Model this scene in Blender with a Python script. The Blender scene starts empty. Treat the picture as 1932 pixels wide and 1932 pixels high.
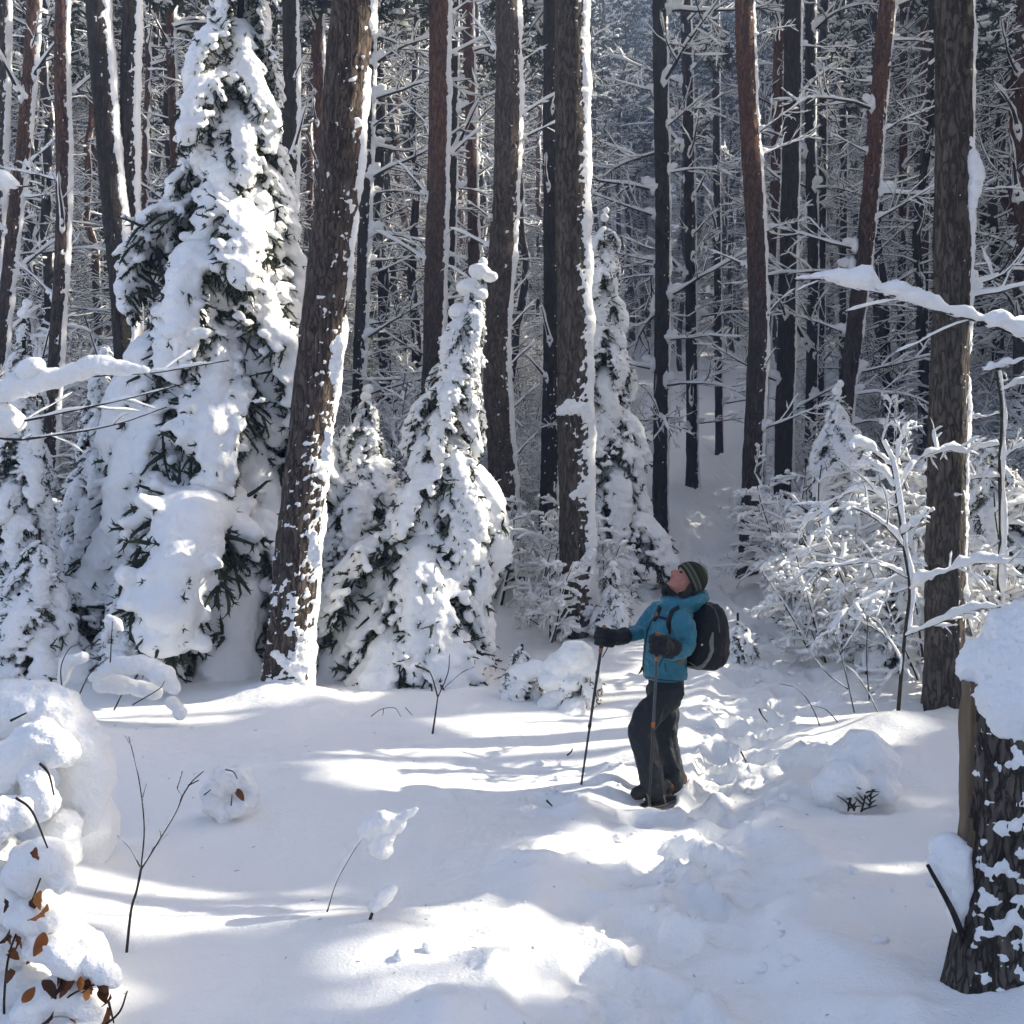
import bpy, bmesh, math, random, time
import numpy as np
from mathutils import Vector, Matrix, Euler

T0 = time.time()
R = math.radians
random.seed(11)
SC = bpy.context.scene
COL = SC.collection

# ------------------------------------------------------------------ camera, sky, sun, exposure
CAM_Z = 1.9
FOC = 1.025                       # focal length in picture widths
cam_data = bpy.data.cameras.new('camera')
cam_data.sensor_width = 36.0
cam_data.lens = 36.0 * FOC
cam_data.clip_start = 0.05
cam_data.clip_end = 800.0
cam = bpy.data.objects.new('camera', cam_data)
COL.objects.link(cam)
cam.location = (0.0, 0.0, CAM_Z)
cam.rotation_euler = (R(90), 0, 0)
SC.camera = cam

SUN_EL, SUN_AZ = R(33.0), R(17.0)   # azimuth measured from +x (right) towards +y (away from the viewer)
sun_vec = Vector((math.cos(SUN_EL) * math.cos(SUN_AZ), math.cos(SUN_EL) * math.sin(SUN_AZ), math.sin(SUN_EL)))
sun_data = bpy.data.lights.new('sun', 'SUN')
sun_data.energy = 4.6
sun_data.angle = R(0.53)
sun_data.color = (1.0, 0.935, 0.79)
sun = bpy.data.objects.new('sun', sun_data)
COL.objects.link(sun)
sun.location = sun_vec * 60
sun.rotation_euler = sun_vec.to_track_quat('Z', 'Y').to_euler()

world = bpy.data.worlds.new('World')
SC.world = world
world.use_nodes = True
wn, wl = world.node_tree.nodes, world.node_tree.links
wn.clear()
w_out = wn.new('ShaderNodeOutputWorld')
w_bg = wn.new('ShaderNodeBackground')
w_sky = wn.new('ShaderNodeTexSky')
w_sky.sky_type = 'NISHITA'
w_sky.sun_disc = False
w_sky.sun_elevation = SUN_EL
w_sky.sun_rotation = math.pi / 2 - SUN_AZ
w_sky.altitude = 900
w_sky.air_density = 0.4
w_sky.dust_density = 10.0
w_sky.ozone_density = 1.0
w_bg.inputs['Strength'].default_value = 0.15
wl.new(w_sky.outputs[0], w_bg.inputs['Color'])
wl.new(w_bg.outputs[0], w_out.inputs['Surface'])

SC.view_settings.view_transform = 'Standard'
SC.view_settings.look = 'None'
SC.view_settings.exposure = 1.55
SC.view_settings.gamma = 1.0
SC.view_settings.use_curve_mapping = False
SC.render.engine = 'CYCLES'
SC.cycles.use_denoising = True
SC.cycles.max_bounces = 5
SC.cycles.diffuse_bounces = 4
SC.cycles.glossy_bounces = 2
SC.cycles.transmission_bounces = 3
SC.cycles.use_adaptive_sampling = True
SC.cycles.adaptive_threshold = 0.045
SC.cycles.sample_clamp_indirect = 6.0

# ------------------------------------------------------------------ pixel helper (picture measured 1932 wide)
K = 1.0 / (1932.0 * FOC)
def PX(u, v, Y):
    return Vector(((u - 966.0) * K * Y, Y, CAM_Z + (966.0 - v) * K * Y))

# ------------------------------------------------------------------ numpy noise
def _hash(ix, iy, iz, s):
    h = (ix * 374761393 + iy * 668265263 + iz * 2147483647 + s * 974634541) & 0xFFFFFFFF
    h = ((h ^ (h >> 13)) * 1274126177) & 0xFFFFFFFF
    return (h ^ (h >> 16)) & 15
_G = np.array([[1,1,0],[-1,1,0],[1,-1,0],[-1,-1,0],[1,0,1],[-1,0,1],[1,0,-1],[-1,0,-1],[0,1,1],[0,-1,1],[0,1,-1],[0,-1,-1],[1,1,0],[-1,1,0],[0,-1,1],[0,-1,-1]], float)
def vn(x, y, z=0.0, s=0):
    x, y, z = np.broadcast_arrays(np.asarray(x, float) + 0.37, np.asarray(y, float) + 0.61, np.asarray(z, float) + 0.23)
    x0, y0, z0 = np.floor(x), np.floor(y), np.floor(z)
    fx, fy, fz = x - x0, y - y0, z - z0
    ux, uy, uz = [f * f * f * (f * (f * 6 - 15) + 10) for f in (fx, fy, fz)]
    ix, iy, iz = x0.astype(np.int64), y0.astype(np.int64), z0.astype(np.int64)
    r = 0
    for dx in (0, 1):
        wx = ux if dx else 1 - ux
        for dy in (0, 1):
            wy = wx * (uy if dy else 1 - uy)
            for dz in (0, 1):
                g = _G[_hash(ix + dx, iy + dy, iz + dz, s)]
                r = r + wy * (uz if dz else 1 - uz) * (g[..., 0] * (fx - dx) + g[..., 1] * (fy - dy) + g[..., 2] * (fz - dz))
    return r * 1.35
def fbm(x, y, z=0.0, s=0, o=3):
    a, r, f = 0.5, 0, 1.0
    for i in range(o):
        r = r + a * vn(np.asarray(x) * f, np.asarray(y) * f, np.asarray(z) * f, s + i * 17)
        a *= 0.5; f *= 2.03
    return r
def nrm(v):
    return v / np.maximum(np.linalg.norm(v, axis=-1, keepdims=True), 1e-9)
def sstep(a, b, x):
    t = np.clip((x - a) / (b - a), 0, 1)
    return t * t * (3 - 2 * t)

# ------------------------------------------------------------------ mesh building
def mesh_np(name, parts, mats, smooth=True):
    """parts: list of (verts (n,3), faces (m,k), material index)"""
    me = bpy.data.meshes.new(name)
    vs, loops, sizes, mi, off = [], [], [], [], 0
    for V, F, m in parts:
        V = np.asarray(V, np.float32).reshape(-1, 3); F = np.asarray(F, np.int64)
        if len(F) == 0: continue
        vs.append(V); loops.append((F + off).ravel())
        sizes.append(np.full(len(F), F.shape[1])); mi.append(np.full(len(F), m)); off += len(V)
    V = np.concatenate(vs); L = np.concatenate(loops); S = np.concatenate(sizes); M = np.concatenate(mi)
    me.vertices.add(len(V)); me.vertices.foreach_set('co', V.ravel())
    me.loops.add(len(L)); me.loops.foreach_set('vertex_index', L.astype(np.int32))
    me.polygons.add(len(S))
    st = np.concatenate([[0], np.cumsum(S)[:-1]])
    me.polygons.foreach_set('loop_start', st.astype(np.int32))
    me.polygons.foreach_set('material_index', M.astype(np.int32))
    me.polygons.foreach_set('use_smooth', np.full(len(S), bool(smooth)))
    for m in mats: me.materials.append(m)
    me.update(calc_edges=True)
    return me
def tag(o, label=None, cat=None, group=None, kind=None):
    if label: o['label'] = label
    if cat: o['category'] = cat
    if group: o['group'] = group
    if kind: o['kind'] = kind
    return o
def obj(name, me, parent=None, mat4=None, kind=None):
    o = bpy.data.objects.new(name, me)
    COL.objects.link(o)
    if parent is not None: o.parent = parent
    if mat4 is not None: o.matrix_local = mat4
    if kind: o['kind'] = kind
    return o
def empty(name, loc=(0, 0, 0), rz=0.0, sc=1.0):
    o = bpy.data.objects.new(name, None)
    o.empty_display_size = 0.1
    o.location = loc; o.rotation_euler = (0, 0, rz); o.scale = (sc, sc, sc)
    COL.objects.link(o)
    return o
def grow(S, D, L, N, wig, grav, rng):
    S = np.asarray(S, float); D = nrm(np.asarray(D, float)); L = np.asarray(L, float)
    B = len(S); P = np.zeros((B, N, 3)); P[:, 0] = S
    d = D.copy(); st = (L / (N - 1))[:, None]
    g = np.broadcast_to(np.asarray(grav, float), (B,))[:, None] * np.array([0, 0, 1.0])
    for i in range(1, N):
        P[:, i] = P[:, i - 1] + d * st
        d = nrm(d + wig * rng.normal(size=(B, 3)) + g)
    return P
def tang(P):
    return nrm(np.gradient(P, axis=1))
def grid_faces(B, N, ns, closed=True):
    b = np.arange(B)[:, None, None] * (N * ns)
    i = np.arange(N - 1)[None, :, None] * ns
    j = np.arange(ns if closed else ns - 1)[None, None, :]
    j2 = (j + 1) % ns
    return np.stack([b + i + j, b + i + j2, b + i + ns + j2, b + i + ns + j], -1).reshape(-1, 4)
def tubes(P, r, ns=4):
    P = np.asarray(P, float); B, N, _ = P.shape
    r = np.broadcast_to(r, (B, N))
    t = tang(P); m = np.abs(t.mean(1)); ref = np.eye(3)[np.argmin(m, axis=1)][:, None, :]
    a = nrm(np.cross(t, ref)); b = np.cross(t, a)
    th = np.linspace(0, 2 * np.pi, ns, endpoint=False)
    V = P[:, :, None, :] + r[:, :, None, None] * (a[:, :, None, :] * np.cos(th)[None, None, :, None] + b[:, :, None, :] * np.sin(th)[None, None, :, None])
    return V.reshape(-1, 3), grid_faces(B, N, ns)
def snowtubes(P, w, ns=6, hk=1.5, lift=0.5):
    P = np.asarray(P, float); B, N, _ = P.shape
    w = np.broadcast_to(w, (B, N))
    t = tang(P); z = np.zeros_like(t); z[..., 2] = 1
    s = nrm(np.cross(t, z) + 1e-6); up = nrm(np.cross(s, t) * 0.6 + z * 0.4)
    th = np.linspace(0, 2 * np.pi, ns, endpoint=False) + 0.3
    hor = np.sqrt(np.clip(1 - t[..., 2] ** 2, 0.0, 1))
    ww = (w * (0.25 + 0.75 * hor))[:, :, None, None]
    V = P[:, :, None, :] + ww * (s[:, :, None, :] * np.cos(th)[None, None, :, None] + up[:, :, None, :] * (np.sin(th) * hk * 0.5 + lift * hk * 0.72)[None, None, :, None])
    return V.reshape(-1, 3), grid_faces(B, N, ns)
def snow_w(P, w0, rng, taper=0.15, gap=0.0, base_boost=0.0):
    B, N, _ = P.shape
    u = np.linspace(0, 1, N)[None, :]
    w = w0 * (0.55 + 0.9 * rng.random((B, N)))
    w = w * np.clip((1 - u) / taper, 0.05, 1)
    if base_boost: w = w * (1 + base_boost * np.exp(-u * 9))
    if gap > 0: w = np.where(rng.random((B, 1)) < gap, 0.0005, w)
    return w
def children_of(P, per, t0, t1, ang, lmul, rng, N, wig, grav, flat=0.0, lens=None, taper=0.6):
    """side shoots of every polyline in P"""
    B, n, _ = P.shape
    T = tang(P)
    tt = t0 + (t1 - t0) * (np.arange(per)[None, :] + rng.random((B, per))) / per
    idx = np.clip(tt * (n - 1), 0, n - 1.001); i0 = idx.astype(int); f = (idx - i0)[..., None]
    bi = np.arange(B)[:, None]
    S = P[bi, i0] * (1 - f) + P[bi, i0 + 1] * f
    D = T[bi, i0]
    rnd = rng.normal(size=(B, per, 3)); rnd[..., 2] *= (1 - flat)
    perp = nrm(rnd - (rnd * D).sum(-1, keepdims=True) * D)
    a = ang * (0.75 + 0.5 * rng.random((B, per, 1)))
    D2 = D * np.cos(a) + perp * np.sin(a)
    Lp = np.linalg.norm(np.diff(P, axis=1), axis=2).sum(1) if lens is None else lens
    L = (Lp[:, None] * lmul * (1 - taper * (tt - t0) / (t1 - t0 + 1e-6)) * (0.6 + 0.8 * rng.random((B, per)))).reshape(-1)
    return grow(S.reshape(-1, 3), D2.reshape(-1, 3), L, N, wig, grav, rng)
_ico = None
def ico(sub=2):
    bm = bmesh.new(); bmesh.ops.create_icosphere(bm, subdivisions=sub, radius=1.0)
    V = np.array([v.co[:] for v in bm.verts]); F = np.array([[v.index for v in f.verts] for f in bm.faces]); bm.free()
    return V, F
ICO2, ICO1 = ico(2), ico(1)
def ellipsoids(C, Rr, base=None):
    """C (n,3) centres; Rr (n,3) or (n,) radii"""
    V0, F0 = base or ICO2
    C = np.asarray(C, float); Rr = np.asarray(Rr, float)
    if Rr.ndim == 1: Rr = np.repeat(Rr[:, None], 3, 1)
    V = (V0[None] * Rr[:, None, :] + C[:, None, :]).reshape(-1, 3)
    F = (F0[None] + (np.arange(len(C)) * len(V0))[:, None, None]).reshape(-1, 3)
    return V, F
def fuse(name, parts, mats, voxel, smooth_it=3, noise_amp=(), seed=0, fac=0.5, main_only=0):
    """union of closed shells -> one smooth skin, with fine relief"""
    me = mesh_np('tmp', [(V, F, 0) for V, F in parts], [])
    o = bpy.data.objects.new('tmp', me); COL.objects.link(o)
    m = o.modifiers.new('r', 'REMESH'); m.mode = 'VOXEL'; m.voxel_size = voxel; m.adaptivity = 0
    if smooth_it:
        s = o.modifiers.new('s', 'SMOOTH'); s.factor = fac; s.iterations = smooth_it
    dg = bpy.context.evaluated_depsgraph_get()
    out = bpy.data.meshes.new_from_object(o.evaluated_get(dg))
    bpy.data.objects.remove(o); bpy.data.meshes.remove(me)
    out.name = name
    n = len(out.vertices)
    if main_only and n:
        # drop crumbs that float free of the main body
        E = np.empty(len(out.edges) * 2, np.int32); out.edges.foreach_get('vertices', E); E = E.reshape(-1, 2)
        lab = np.arange(n)
        for _ in range(400):
            m = np.minimum(lab[E[:, 0]], lab[E[:, 1]]); new = lab.copy()
            np.minimum.at(new, E[:, 0], m); np.minimum.at(new, E[:, 1], m); new = new[new]
            if (new == lab).all(): break
            lab = new
        cnt = np.bincount(lab, minlength=n); bad = np.nonzero(cnt[lab] < main_only * n)[0]
        if len(bad):
            bm = bmesh.new(); bm.from_mesh(out); bm.verts.ensure_lookup_table()
            bmesh.ops.delete(bm, geom=[bm.verts[i] for i in bad], context='VERTS'); bm.to_mesh(out); bm.free(); n = len(out.vertices)
    if noise_amp and n:
        co = np.empty(n * 3, np.float32); out.vertices.foreach_get('co', co); co = co.reshape(-1, 3)
        no = np.empty(n * 3, np.float32); out.vertices.foreach_get('normal', no); no = no.reshape(-1, 3)
        d = np.zeros(n)
        for amp, sc in noise_amp:
            if np.ndim(sc):
                d += amp * (1 - 4.5 * np.abs(fbm(co[:, 0] / sc[0] + co[:, 2] * 3, co[:, 1] / sc[1], co[:, 2] / sc[2], seed + 40, 2))); continue
            d += amp * fbm(co[:, 0] / sc, co[:, 1] / sc, co[:, 2] / sc, seed, 2) * 1.6
        co = co + no * d[:, None]
        out.vertices.foreach_set('co', co.ravel().astype(np.float32))
    out.polygons.foreach_set('use_smooth', np.ones(len(out.polygons), bool))
    out.materials.clear()
    for m in mats: out.materials.append(m)
    out.update()
    return out
def resample(pts, n):
    pts = np.asarray([tuple(p) for p in pts], float)
    # catmull-rom through points then even spacing
    P = np.vstack([2 * pts[0] - pts[1], pts, 2 * pts[-1] - pts[-2]])
    out = []
    for i in range(1, len(P) - 2):
        for t in np.linspace(0, 1, 12, endpoint=False):
            a, b, c, d = P[i - 1], P[i], P[i + 1], P[i + 2]
            out.append(0.5 * ((2 * b) + (-a + c) * t + (2 * a - 5 * b + 4 * c - d) * t * t + (-a + 3 * b - 3 * c + d) * t ** 3))
    out.append(pts[-1]); out = np.array(out)
    s = np.concatenate([[0], np.cumsum(np.linalg.norm(np.diff(out, axis=0), axis=1))])
    q = np.linspace(0, s[-1], n)
    return np.stack([np.interp(q, s, out[:, i]) for i in range(3)], 1)

# ------------------------------------------------------------------ materials
def newmat(name):
    m = bpy.data.materials.new(name); m.use_nodes = True
    nt = m.node_tree; b = nt.nodes['Principled BSDF']
    return m, nt, nt.nodes, nt.links, b
def ramp(n, stops):
    r = n.new('ShaderNodeValToRGB')
    e = r.color_ramp.elements
    while len(e) < len(stops): e.new(0.5)
    for el, (p, c) in zip(e, stops):
        el.position = p; el.color = (*c, 1)
    return r
def snow_mat(name, col=(0.885, 0.878, 0.852), b1=0.35, s1=60.0, s2=9.0, dist=0.02):
    m, nt, n, l, b = newmat(name)
    b.inputs['Base Color'].default_value = (*col, 1)
    b.inputs['Roughness'].default_value = 0.62
    b.inputs['Specular IOR Level'].default_value = 0.25
    tc = n.new('ShaderNodeTexCoord')
    n1 = n.new('ShaderNodeTexNoise'); n1.inputs['Scale'].default_value = s1; n1.inputs['Detail'].default_value = 4
    n2 = n.new('ShaderNodeTexNoise'); n2.inputs['Scale'].default_value = s2; n2.inputs['Detail'].default_value = 5
    ad = n.new('ShaderNodeMath'); ad.operation = 'MULTIPLY_ADD'; ad.inputs[1].default_value = 0.35
    l.new(tc.outputs['Object'], n1.inputs['Vector']); l.new(tc.outputs['Object'], n2.inputs['Vector'])
    l.new(n1.outputs['Fac'], ad.inputs[0]); l.new(n2.outputs['Fac'], ad.inputs[2])
    bu = n.new('ShaderNodeBump'); bu.inputs['Strength'].default_value = b1; bu.inputs['Distance'].default_value = dist
    l.new(ad.outputs[0], bu.inputs['Height']); l.new(bu.outputs[0], b.inputs['Normal'])
    return m
M_SNOW_GROUND = snow_mat('snow_ground', b1=0.55, s1=70, s2=8, dist=0.03)
M_SNOW = snow_mat('snow_load', b1=0.6, s1=75, s2=17, dist=0.03)
M_SNOW_FAR = snow_mat('snow_far', b1=0.0)
def bark_mat(name, low, high, z0, z1, crack=(0.028, 0.022, 0.018), scale=7.0):
    m, nt, n, l, b = newmat(name)
    b.inputs['Roughness'].default_value = 0.9
    b.inputs['Specular IOR Level'].default_value = 0.15
    tc = n.new('ShaderNodeTexCoord')
    mp = n.new('ShaderNodeMapping'); mp.inputs['Scale'].default_value = (1, 1, 0.28)
    l.new(tc.outputs['Object'], mp.inputs['Vector'])
    nz = n.new('ShaderNodeTexNoise'); nz.inputs['Scale'].default_value = 9; nz.inputs['Detail'].default_value = 4
    l.new(mp.outputs[0], nz.inputs['Vector'])
    mx = n.new('ShaderNodeMix'); mx.data_type = 'VECTOR'; mx.inputs['Factor'].default_value = 0.22
    l.new(mp.outputs[0], mx.inputs['A']); l.new(nz.outputs['Color'], mx.inputs['B'])
    mp2 = n.new('ShaderNodeMapping'); mp2.inputs['Scale'].default_value = (1, 1, 0.30)
    l.new(tc.outputs['Object'], mp2.inputs['Vector'])
    vo = n.new('ShaderNodeTexNoise'); vo.inputs['Scale'].default_value = scale * 3.4; vo.inputs['Detail'].default_value = 4; vo.inputs['Distortion'].default_value = 0.35
    l.new(mp2.outputs[0], vo.inputs['Vector'])
    sb = n.new('ShaderNodeMath'); sb.operation = 'SUBTRACT'; sb.inputs[1].default_value = 0.5; l.new(vo.outputs['Fac'], sb.inputs[0])
    ab = n.new('ShaderNodeMath'); ab.operation = 'ABSOLUTE'; l.new(sb.outputs[0], ab.inputs[0])
    vr = n.new('ShaderNodeMapRange'); vr.inputs['From Max'].default_value = 0.07; vr.inputs['To Min'].default_value = 0.18
    l.new(ab.outputs[0], vr.inputs['Value'])
    n3 = n.new('ShaderNodeTexNoise'); n3.inputs['Scale'].default_value = 26; n3.inputs['Detail'].default_value = 6
    l.new(mp.outputs[0], n3.inputs['Vector'])
    sx = n.new('ShaderNodeSeparateXYZ'); l.new(tc.outputs['Object'], sx.inputs[0])
    n4 = n.new('ShaderNodeTexNoise'); n4.inputs['Scale'].default_value = 1.3; n4.inputs['Detail'].default_value = 3
    l.new(tc.outputs['Object'], n4.inputs['Vector'])
    zz = n.new('ShaderNodeMath'); zz.operation = 'MULTIPLY_ADD'; zz.inputs[1].default_value = 3.0
    l.new(n4.outputs['Fac'], zz.inputs[0]); l.new(sx.outputs['Z'], zz.inputs[2])
    zr = n.new('ShaderNodeMapRange'); zr.inputs['From Min'].default_value = z0 + 1.5; zr.inputs['From Max'].default_value = z1 + 1.5
    l.new(zz.outputs[0], zr.inputs['Value'])
    cm = n.new('ShaderNodeMix'); cm.data_type = 'RGBA'
    cm.inputs['A'].default_value = (*low, 1); cm.inputs['B'].default_value = (*high, 1)
    l.new(zr.outputs[0], cm.inputs['Factor'])
    v2 = n.new('ShaderNodeMapRange'); v2.inputs['To Min'].default_value = 0.45; v2.inputs['To Max'].default_value = 1.55
    v2.inputs['From Min'].default_value = 0.25; v2.inputs['From Max'].default_value = 0.75
    l.new(n3.outputs['Fac'], v2.inputs['Value'])
    c2 = n.new('ShaderNodeMix'); c2.data_type = 'RGBA'; c2.blend_type = 'MULTIPLY'; c2.inputs['Factor'].default_value = 1
    l.new(cm.outputs['Result'], c2.inputs['A']); l.new(v2.outputs[0], c2.inputs['B'])
    c3 = n.new('ShaderNodeMix'); c3.data_type = 'RGBA'
    c3.inputs['A'].default_value = (*crack, 1); l.new(c2.outputs['Result'], c3.inputs['B']); l.new(vr.outputs[0], c3.inputs['Factor'])
    l.new(c3.outputs['Result'], b.inputs['Base Color'])
    h = n.new('ShaderNodeMath'); h.operation = 'MULTIPLY_ADD'; h.inputs[1].default_value = 0.5
    l.new(n3.outputs['Fac'], h.inputs[0]); l.new(vr.outputs[0], h.inputs[2])
    bu = n.new('ShaderNodeBump'); bu.inputs['Strength'].default_value = 0.9; bu.inputs['Distance'].default_value = 0.02
    l.new(h.outputs[0], bu.inputs['Height']); l.new(bu.outputs[0], b.inputs['Normal'])
    return m
M_BARK_BROWN = bark_mat('bark_brown', (0.100, 0.078, 0.062), (0.108, 0.080, 0.062), 0, 8)
M_BARK_GREY = bark_mat('bark_grey', (0.100, 0.083, 0.066), (0.098, 0.080, 0.062), 0, 8, scale=6.0)
M_BARK_STUMP = bark_mat('bark_stump', (0.095, 0.080, 0.066), (0.095, 0.080, 0.066), 0, 8, scale=10.0)
M_BARK_RED = bark_mat('bark_red', (0.070, 0.055, 0.047), (0.150, 0.072, 0.045), 3.5, 7.0)
M_BARK_DARK = bark_mat('bark_dark', (0.040, 0.034, 0.030), (0.050, 0.038, 0.030), 0, 8)
def plain(name, col, rough=0.8, spec=0.2, var=0.0, vs=20.0, transl=0.0, col2=None, bump=0.0, coord='Object'):
    m, nt, n, l, b = newmat(name)
    b.inputs['Base Color'].default_value = (*col, 1)
    b.inputs['Roughness'].default_value = rough
    b.inputs['Specular IOR Level'].default_value = spec
    if var > 0 or bump > 0:
        tc = n.new('ShaderNodeTexCoord'); nz = n.new('ShaderNodeTexNoise')
        nz.inputs['Scale'].default_value = vs; nz.inputs['Detail'].default_value = 5
        l.new(tc.outputs[coord], nz.inputs['Vector'])
        if var > 0:
            c2 = col2 or tuple(c * (1 - var) for c in col)
            rr = ramp(n, [(0.35, c2), (0.65, col)])
            l.new(nz.outputs['Fac'], rr.inputs[0]); l.new(rr.outputs[0], b.inputs['Base Color'])
        if bump > 0:
            bu = n.new('ShaderNodeBump'); bu.inputs['Strength'].default_value = bump; bu.inputs['Distance'].default_value = 0.01
            l.new(nz.outputs['Fac'], bu.inputs['Height']); l.new(bu.outputs[0], b.inputs['Normal'])
    if transl > 0:
        tr = n.new('ShaderNodeBsdfTranslucent'); mixs = n.new('ShaderNodeMixShader'); mixs.inputs[0].default_value = transl
        tr.inputs['Color'].default_value = (*(col2 or col), 1)
        out = nt.nodes['Material Output']
        l.new(b.outputs[0], mixs.inputs[1]); l.new(tr.outputs[0], mixs.inputs[2]); l.new(mixs.outputs[0], out.inputs['Surface'])
    return m
M_NEEDLE = plain('spruce_needles', (0.050, 0.062, 0.034), 0.75, 0.2, 0.55, 12)
M_PINE = plain('pine_needles', (0.055, 0.065, 0.040), 0.75, 0.2, 0.5, 8)
M_TWIG = plain('twig_bark', (0.055, 0.043, 0.036), 0.9, 0.15, 0.5, 30)
M_WOOD = plain('bare_wood', (0.19, 0.145, 0.095), 0.85, 0.15, 0.6, 16, bump=0.6, col2=(0.10, 0.07, 0.045))
_n, _l = M_WOOD.node_tree.nodes, M_WOOD.node_tree.links
_mp = _n.new('ShaderNodeMapping'); _mp.inputs['Scale'].default_value = (1.6, 1.6, 0.12)
_tc = [q for q in _n if q.type == 'TEX_COORD'][0]; _l.new(_tc.outputs['Object'], _mp.inputs['Vector']); _l.new(_mp.outputs[0], [q for q in _n if q.type == 'TEX_NOISE'][0].inputs['Vector'])
M_LEAF = plain('dry_beech_leaf', (0.26, 0.105, 0.035), 0.7, 0.3, 0.0, 25, transl=0.4, col2=(0.50, 0.17, 0.03))
_n, _l = M_LEAF.node_tree.nodes, M_LEAF.node_tree.links
_oi = _n.new('ShaderNodeObjectInfo'); _r = ramp(_n, [(0.0, (0.06, 0.026, 0.014)), (0.4, (0.15, 0.055, 0.02)), (0.75, (0.30, 0.105, 0.028)), (1.0, (0.45, 0.19, 0.05))])
_l.new(_oi.outputs['Random'], _r.inputs[0]); _l.new(_r.outputs[0], _n['Principled BSDF'].inputs['Base Color']); _l.new(_r.outputs[0], [q for q in _n if q.type == 'BSDF_TRANSLUCENT'][0].inputs['Color'])
# ------------------------------------------------------------------ ground
_PY = np.array([-60, -20, -5, 0, 2.5, 3.6, 5, 6.8, 9, 12, 15.6, 20, 25, 30, 40, 60, 80, 120, 260.])
_PZ = np.array([-9, -2.0, 0.05, 0.28, 0.26, 0.22, 0.16, 0.13, 0.24, 0.5, 1.0, 1.65, 2.65, 3.9, 6.3, 12.4, 19.2, 33, 80.])
_ty = np.linspace(-60, 260, 3201); _tz = np.interp(_ty, _PY, _PZ)
_tz = np.convolve(np.pad(_tz, 12, mode='edge'), np.ones(25) / 25, 'valid')
_CX = np.array([-0.2, 0.15, 0.5, 0.8, 1.05, 1.35, 2.2, 2.75, 2.9, 3.4, 6.1, 8.7, 13.2, 18, 40.])
_CY = np.array([-6, 2.0, 3.6, 5.0, 6.4, 7.4, 9.0, 11.0, 14.5, 20, 30, 40, 60, 80, 260.])
def path_x(y): return np.interp(y, _CY, _CX)
_grng = np.random.default_rng(5)
MOUNDS = [  # x, y, height, sx, sy
    (-2.0, 9.0, 0.16, 0.42, 0.36), (-0.2, 9.6, 0.04, 0.9, 0.6), (3.72, 9.1, -0.05, 0.6, 0.5), (0.68, 11.8, 0.02, 0.5, 0.5),
    (2.15, 3.3, 0.30, 0.55, 0.5), (-2.6, 4.3, 0.32, 0.8, 0.8), (-3.6, 7.0, 0.35, 1.1, 1.0), (-1.6, 6.6, 0.12, 1.2, 0.9),
    (2.5, 7.1, 0.16, 0.6, 0.45), (2.9, 7.9, 0.2, 0.5, 0.35), (-0.55, 4.2, 0.05, 0.7, 0.35), (1.5, 4.4, 0.07, 0.5, 0.3),
    (0.2, 5.2, 0.07, 0.8, 0.35), (4.8, 8.3, 0.2, 0.9, 0.9), (-5.5, 9, 0.4, 1.4, 1.2)]
FOOT = []
_yy = 2.3
while _yy < 30:
    for s in (-1, 1):
        FOOT.append((path_x(_yy) + s * 0.17 + _grng.normal() * 0.07, _yy + (0.25 if s > 0 else 0) + _grng.normal() * 0.06, _grng.uniform(0.05, 0.09), _grng.uniform(0.11, 0.15), _grng.uniform(0.2, 0.3), _grng.normal() * 0.25))
    _yy += 0.55
for _ in range(26):
    a = _grng.uniform(2.6, 10.5)
    FOOT.append((path_x(a) + _grng.normal() * 0.55, a, _grng.uniform(0.04, 0.09), _grng.uniform(0.1, 0.16), _grng.uniform(0.16, 0.28), _grng.uniform(-1.2, 1.2)))
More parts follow.
